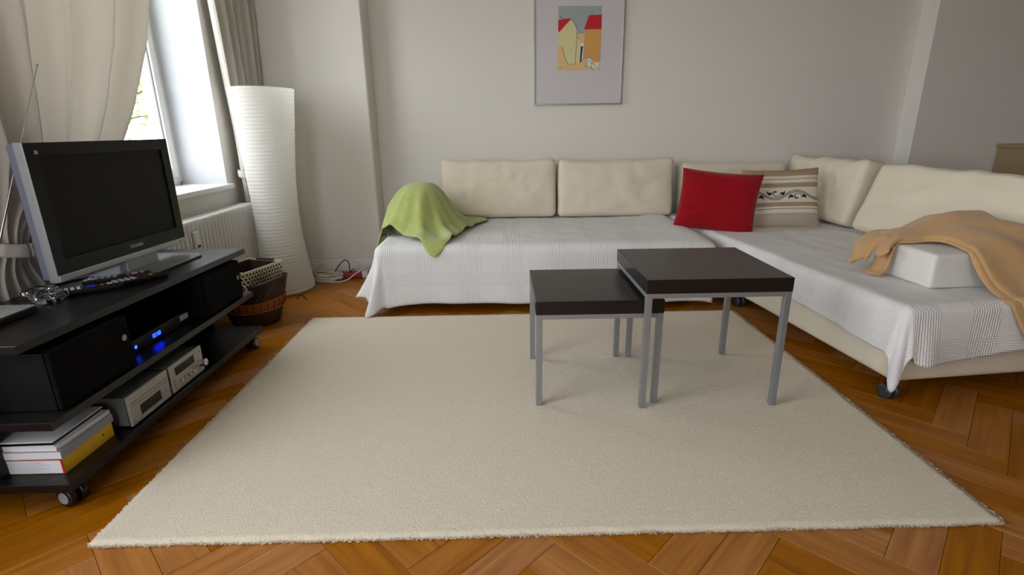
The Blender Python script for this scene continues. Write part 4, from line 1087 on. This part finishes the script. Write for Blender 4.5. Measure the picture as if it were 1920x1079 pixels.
# ================================================================== CABLES IN THE CORNER
ps = thing('power_strip', 'dark red power strip lying by the baseboard', 'power strip', (-1.085, 3.60, 0), 0.10)
MB().box(-.085, .085, -.028, .028, .001, .042).build('case', 'strip_red', ps, local=True, bevel=.008)
MB().box(-.094, -.084, -.030, .030, .0008, .044).build('end_cap', 'cable_white', ps, local=True, bevel=.003)
MB().box(.084, .125, -.024, .024, .001, .046).build('plug', 'cable_white', ps, local=True, bevel=.004)
for k in range(3): MB().lathe([(.017, .0422), (.017, .0432)], (-.05 + .05 * k, 0, 0), 18).build('socket', 'black_plastic', ps, local=True)
random.seed(11)
pts = []
for k in range(150):
    w = k * .42; rr = .062 + .018 * math.sin(k * .37)
    pts.append((-1.215 + rr * 1.25 * math.cos(w), 3.53 + rr * .85 * math.sin(w), .006 + .045 * (k / 150) + .008 * math.sin(w * 1.3)))
coil = MB().tube(catmull(pts, 2), .0040, 6)
tag(coil.build('coiled_cable', 'cable_white', smooth=True), 'bundle of coiled white cable on the floor beside the lamp', 'cable')
tag(MB().tube(catmull([(-1.31, 3.50, .005), (-1.2, 3.475, .005), (-1.09, 3.50, .008), (-1.02, 3.56, .05), (-0.95, 3.66, .07), (-0.88, 3.75, .03)], 10), .0045, 8).build('extension_lead', 'cable_white', smooth=True), 'white lead looping in front of the red power strip', 'cable')
tag(MB().tube(catmull([(-1.19, 3.60, .045), (-1.165, 3.62, .085), (-1.125, 3.64, .120), (-1.095, 3.63, .10), (-1.085, 3.605, .05), (-1.07, 3.60, .055), (-1.05, 3.60, .065)], 8), .0035, 8).build('black_lead', 'cable_black', smooth=True), 'black lead arching up from the red power strip', 'cable')
tag(MB().tube(catmull([(-1.36, 3.70, .03), (-1.25, 3.755, .10), (-1.15, 3.765, .105), (-1.05, 3.72, .06), (-1.0, 3.63, .045)], 8), .0028, 8).build('thin_lead', 'cable_white', smooth=True), 'thin pale lead hanging along the baseboard', 'cable')
tag(MB().tube(catmull([(-1.28, 3.11, .006), (-1.26, 3.09, .03), (-1.235, 3.085, .035), (-1.215, 3.10, .004)], 8), .0025, 8).build('lamp_cord', 'cable_black', smooth=True), 'short dark cord curling out at the foot of the paper lamp', 'cable')

# ================================================================== CABINET AT FAR RIGHT
cb = thing('sideboard', 'low cream cabinet at the far right, half hidden behind the sofa', 'cabinet', (3.95, 3.66, 0))
MB().box(3.60, 4.35, 3.50, 3.845, .06, .83).build('body', 'cream_lacquer', cb, bevel=.004)
MB().box(3.585, 4.365, 3.485, 3.848, .83, .855).build('top', 'cream_lacquer', cb, bevel=.004)
for a in (3.606, 3.978): MB().box(a, a + .366, 3.482, 3.4985, .08, .815).build('door', 'cream_lacquer', cb, bevel=.003)
for a in (3.62, 4.29): MB().box(a, a + .04, 3.52, 3.56, 0, .06).box(a, a + .04, 3.78, 3.82, 0, .06).build('leg', 'cream_lacquer', cb)
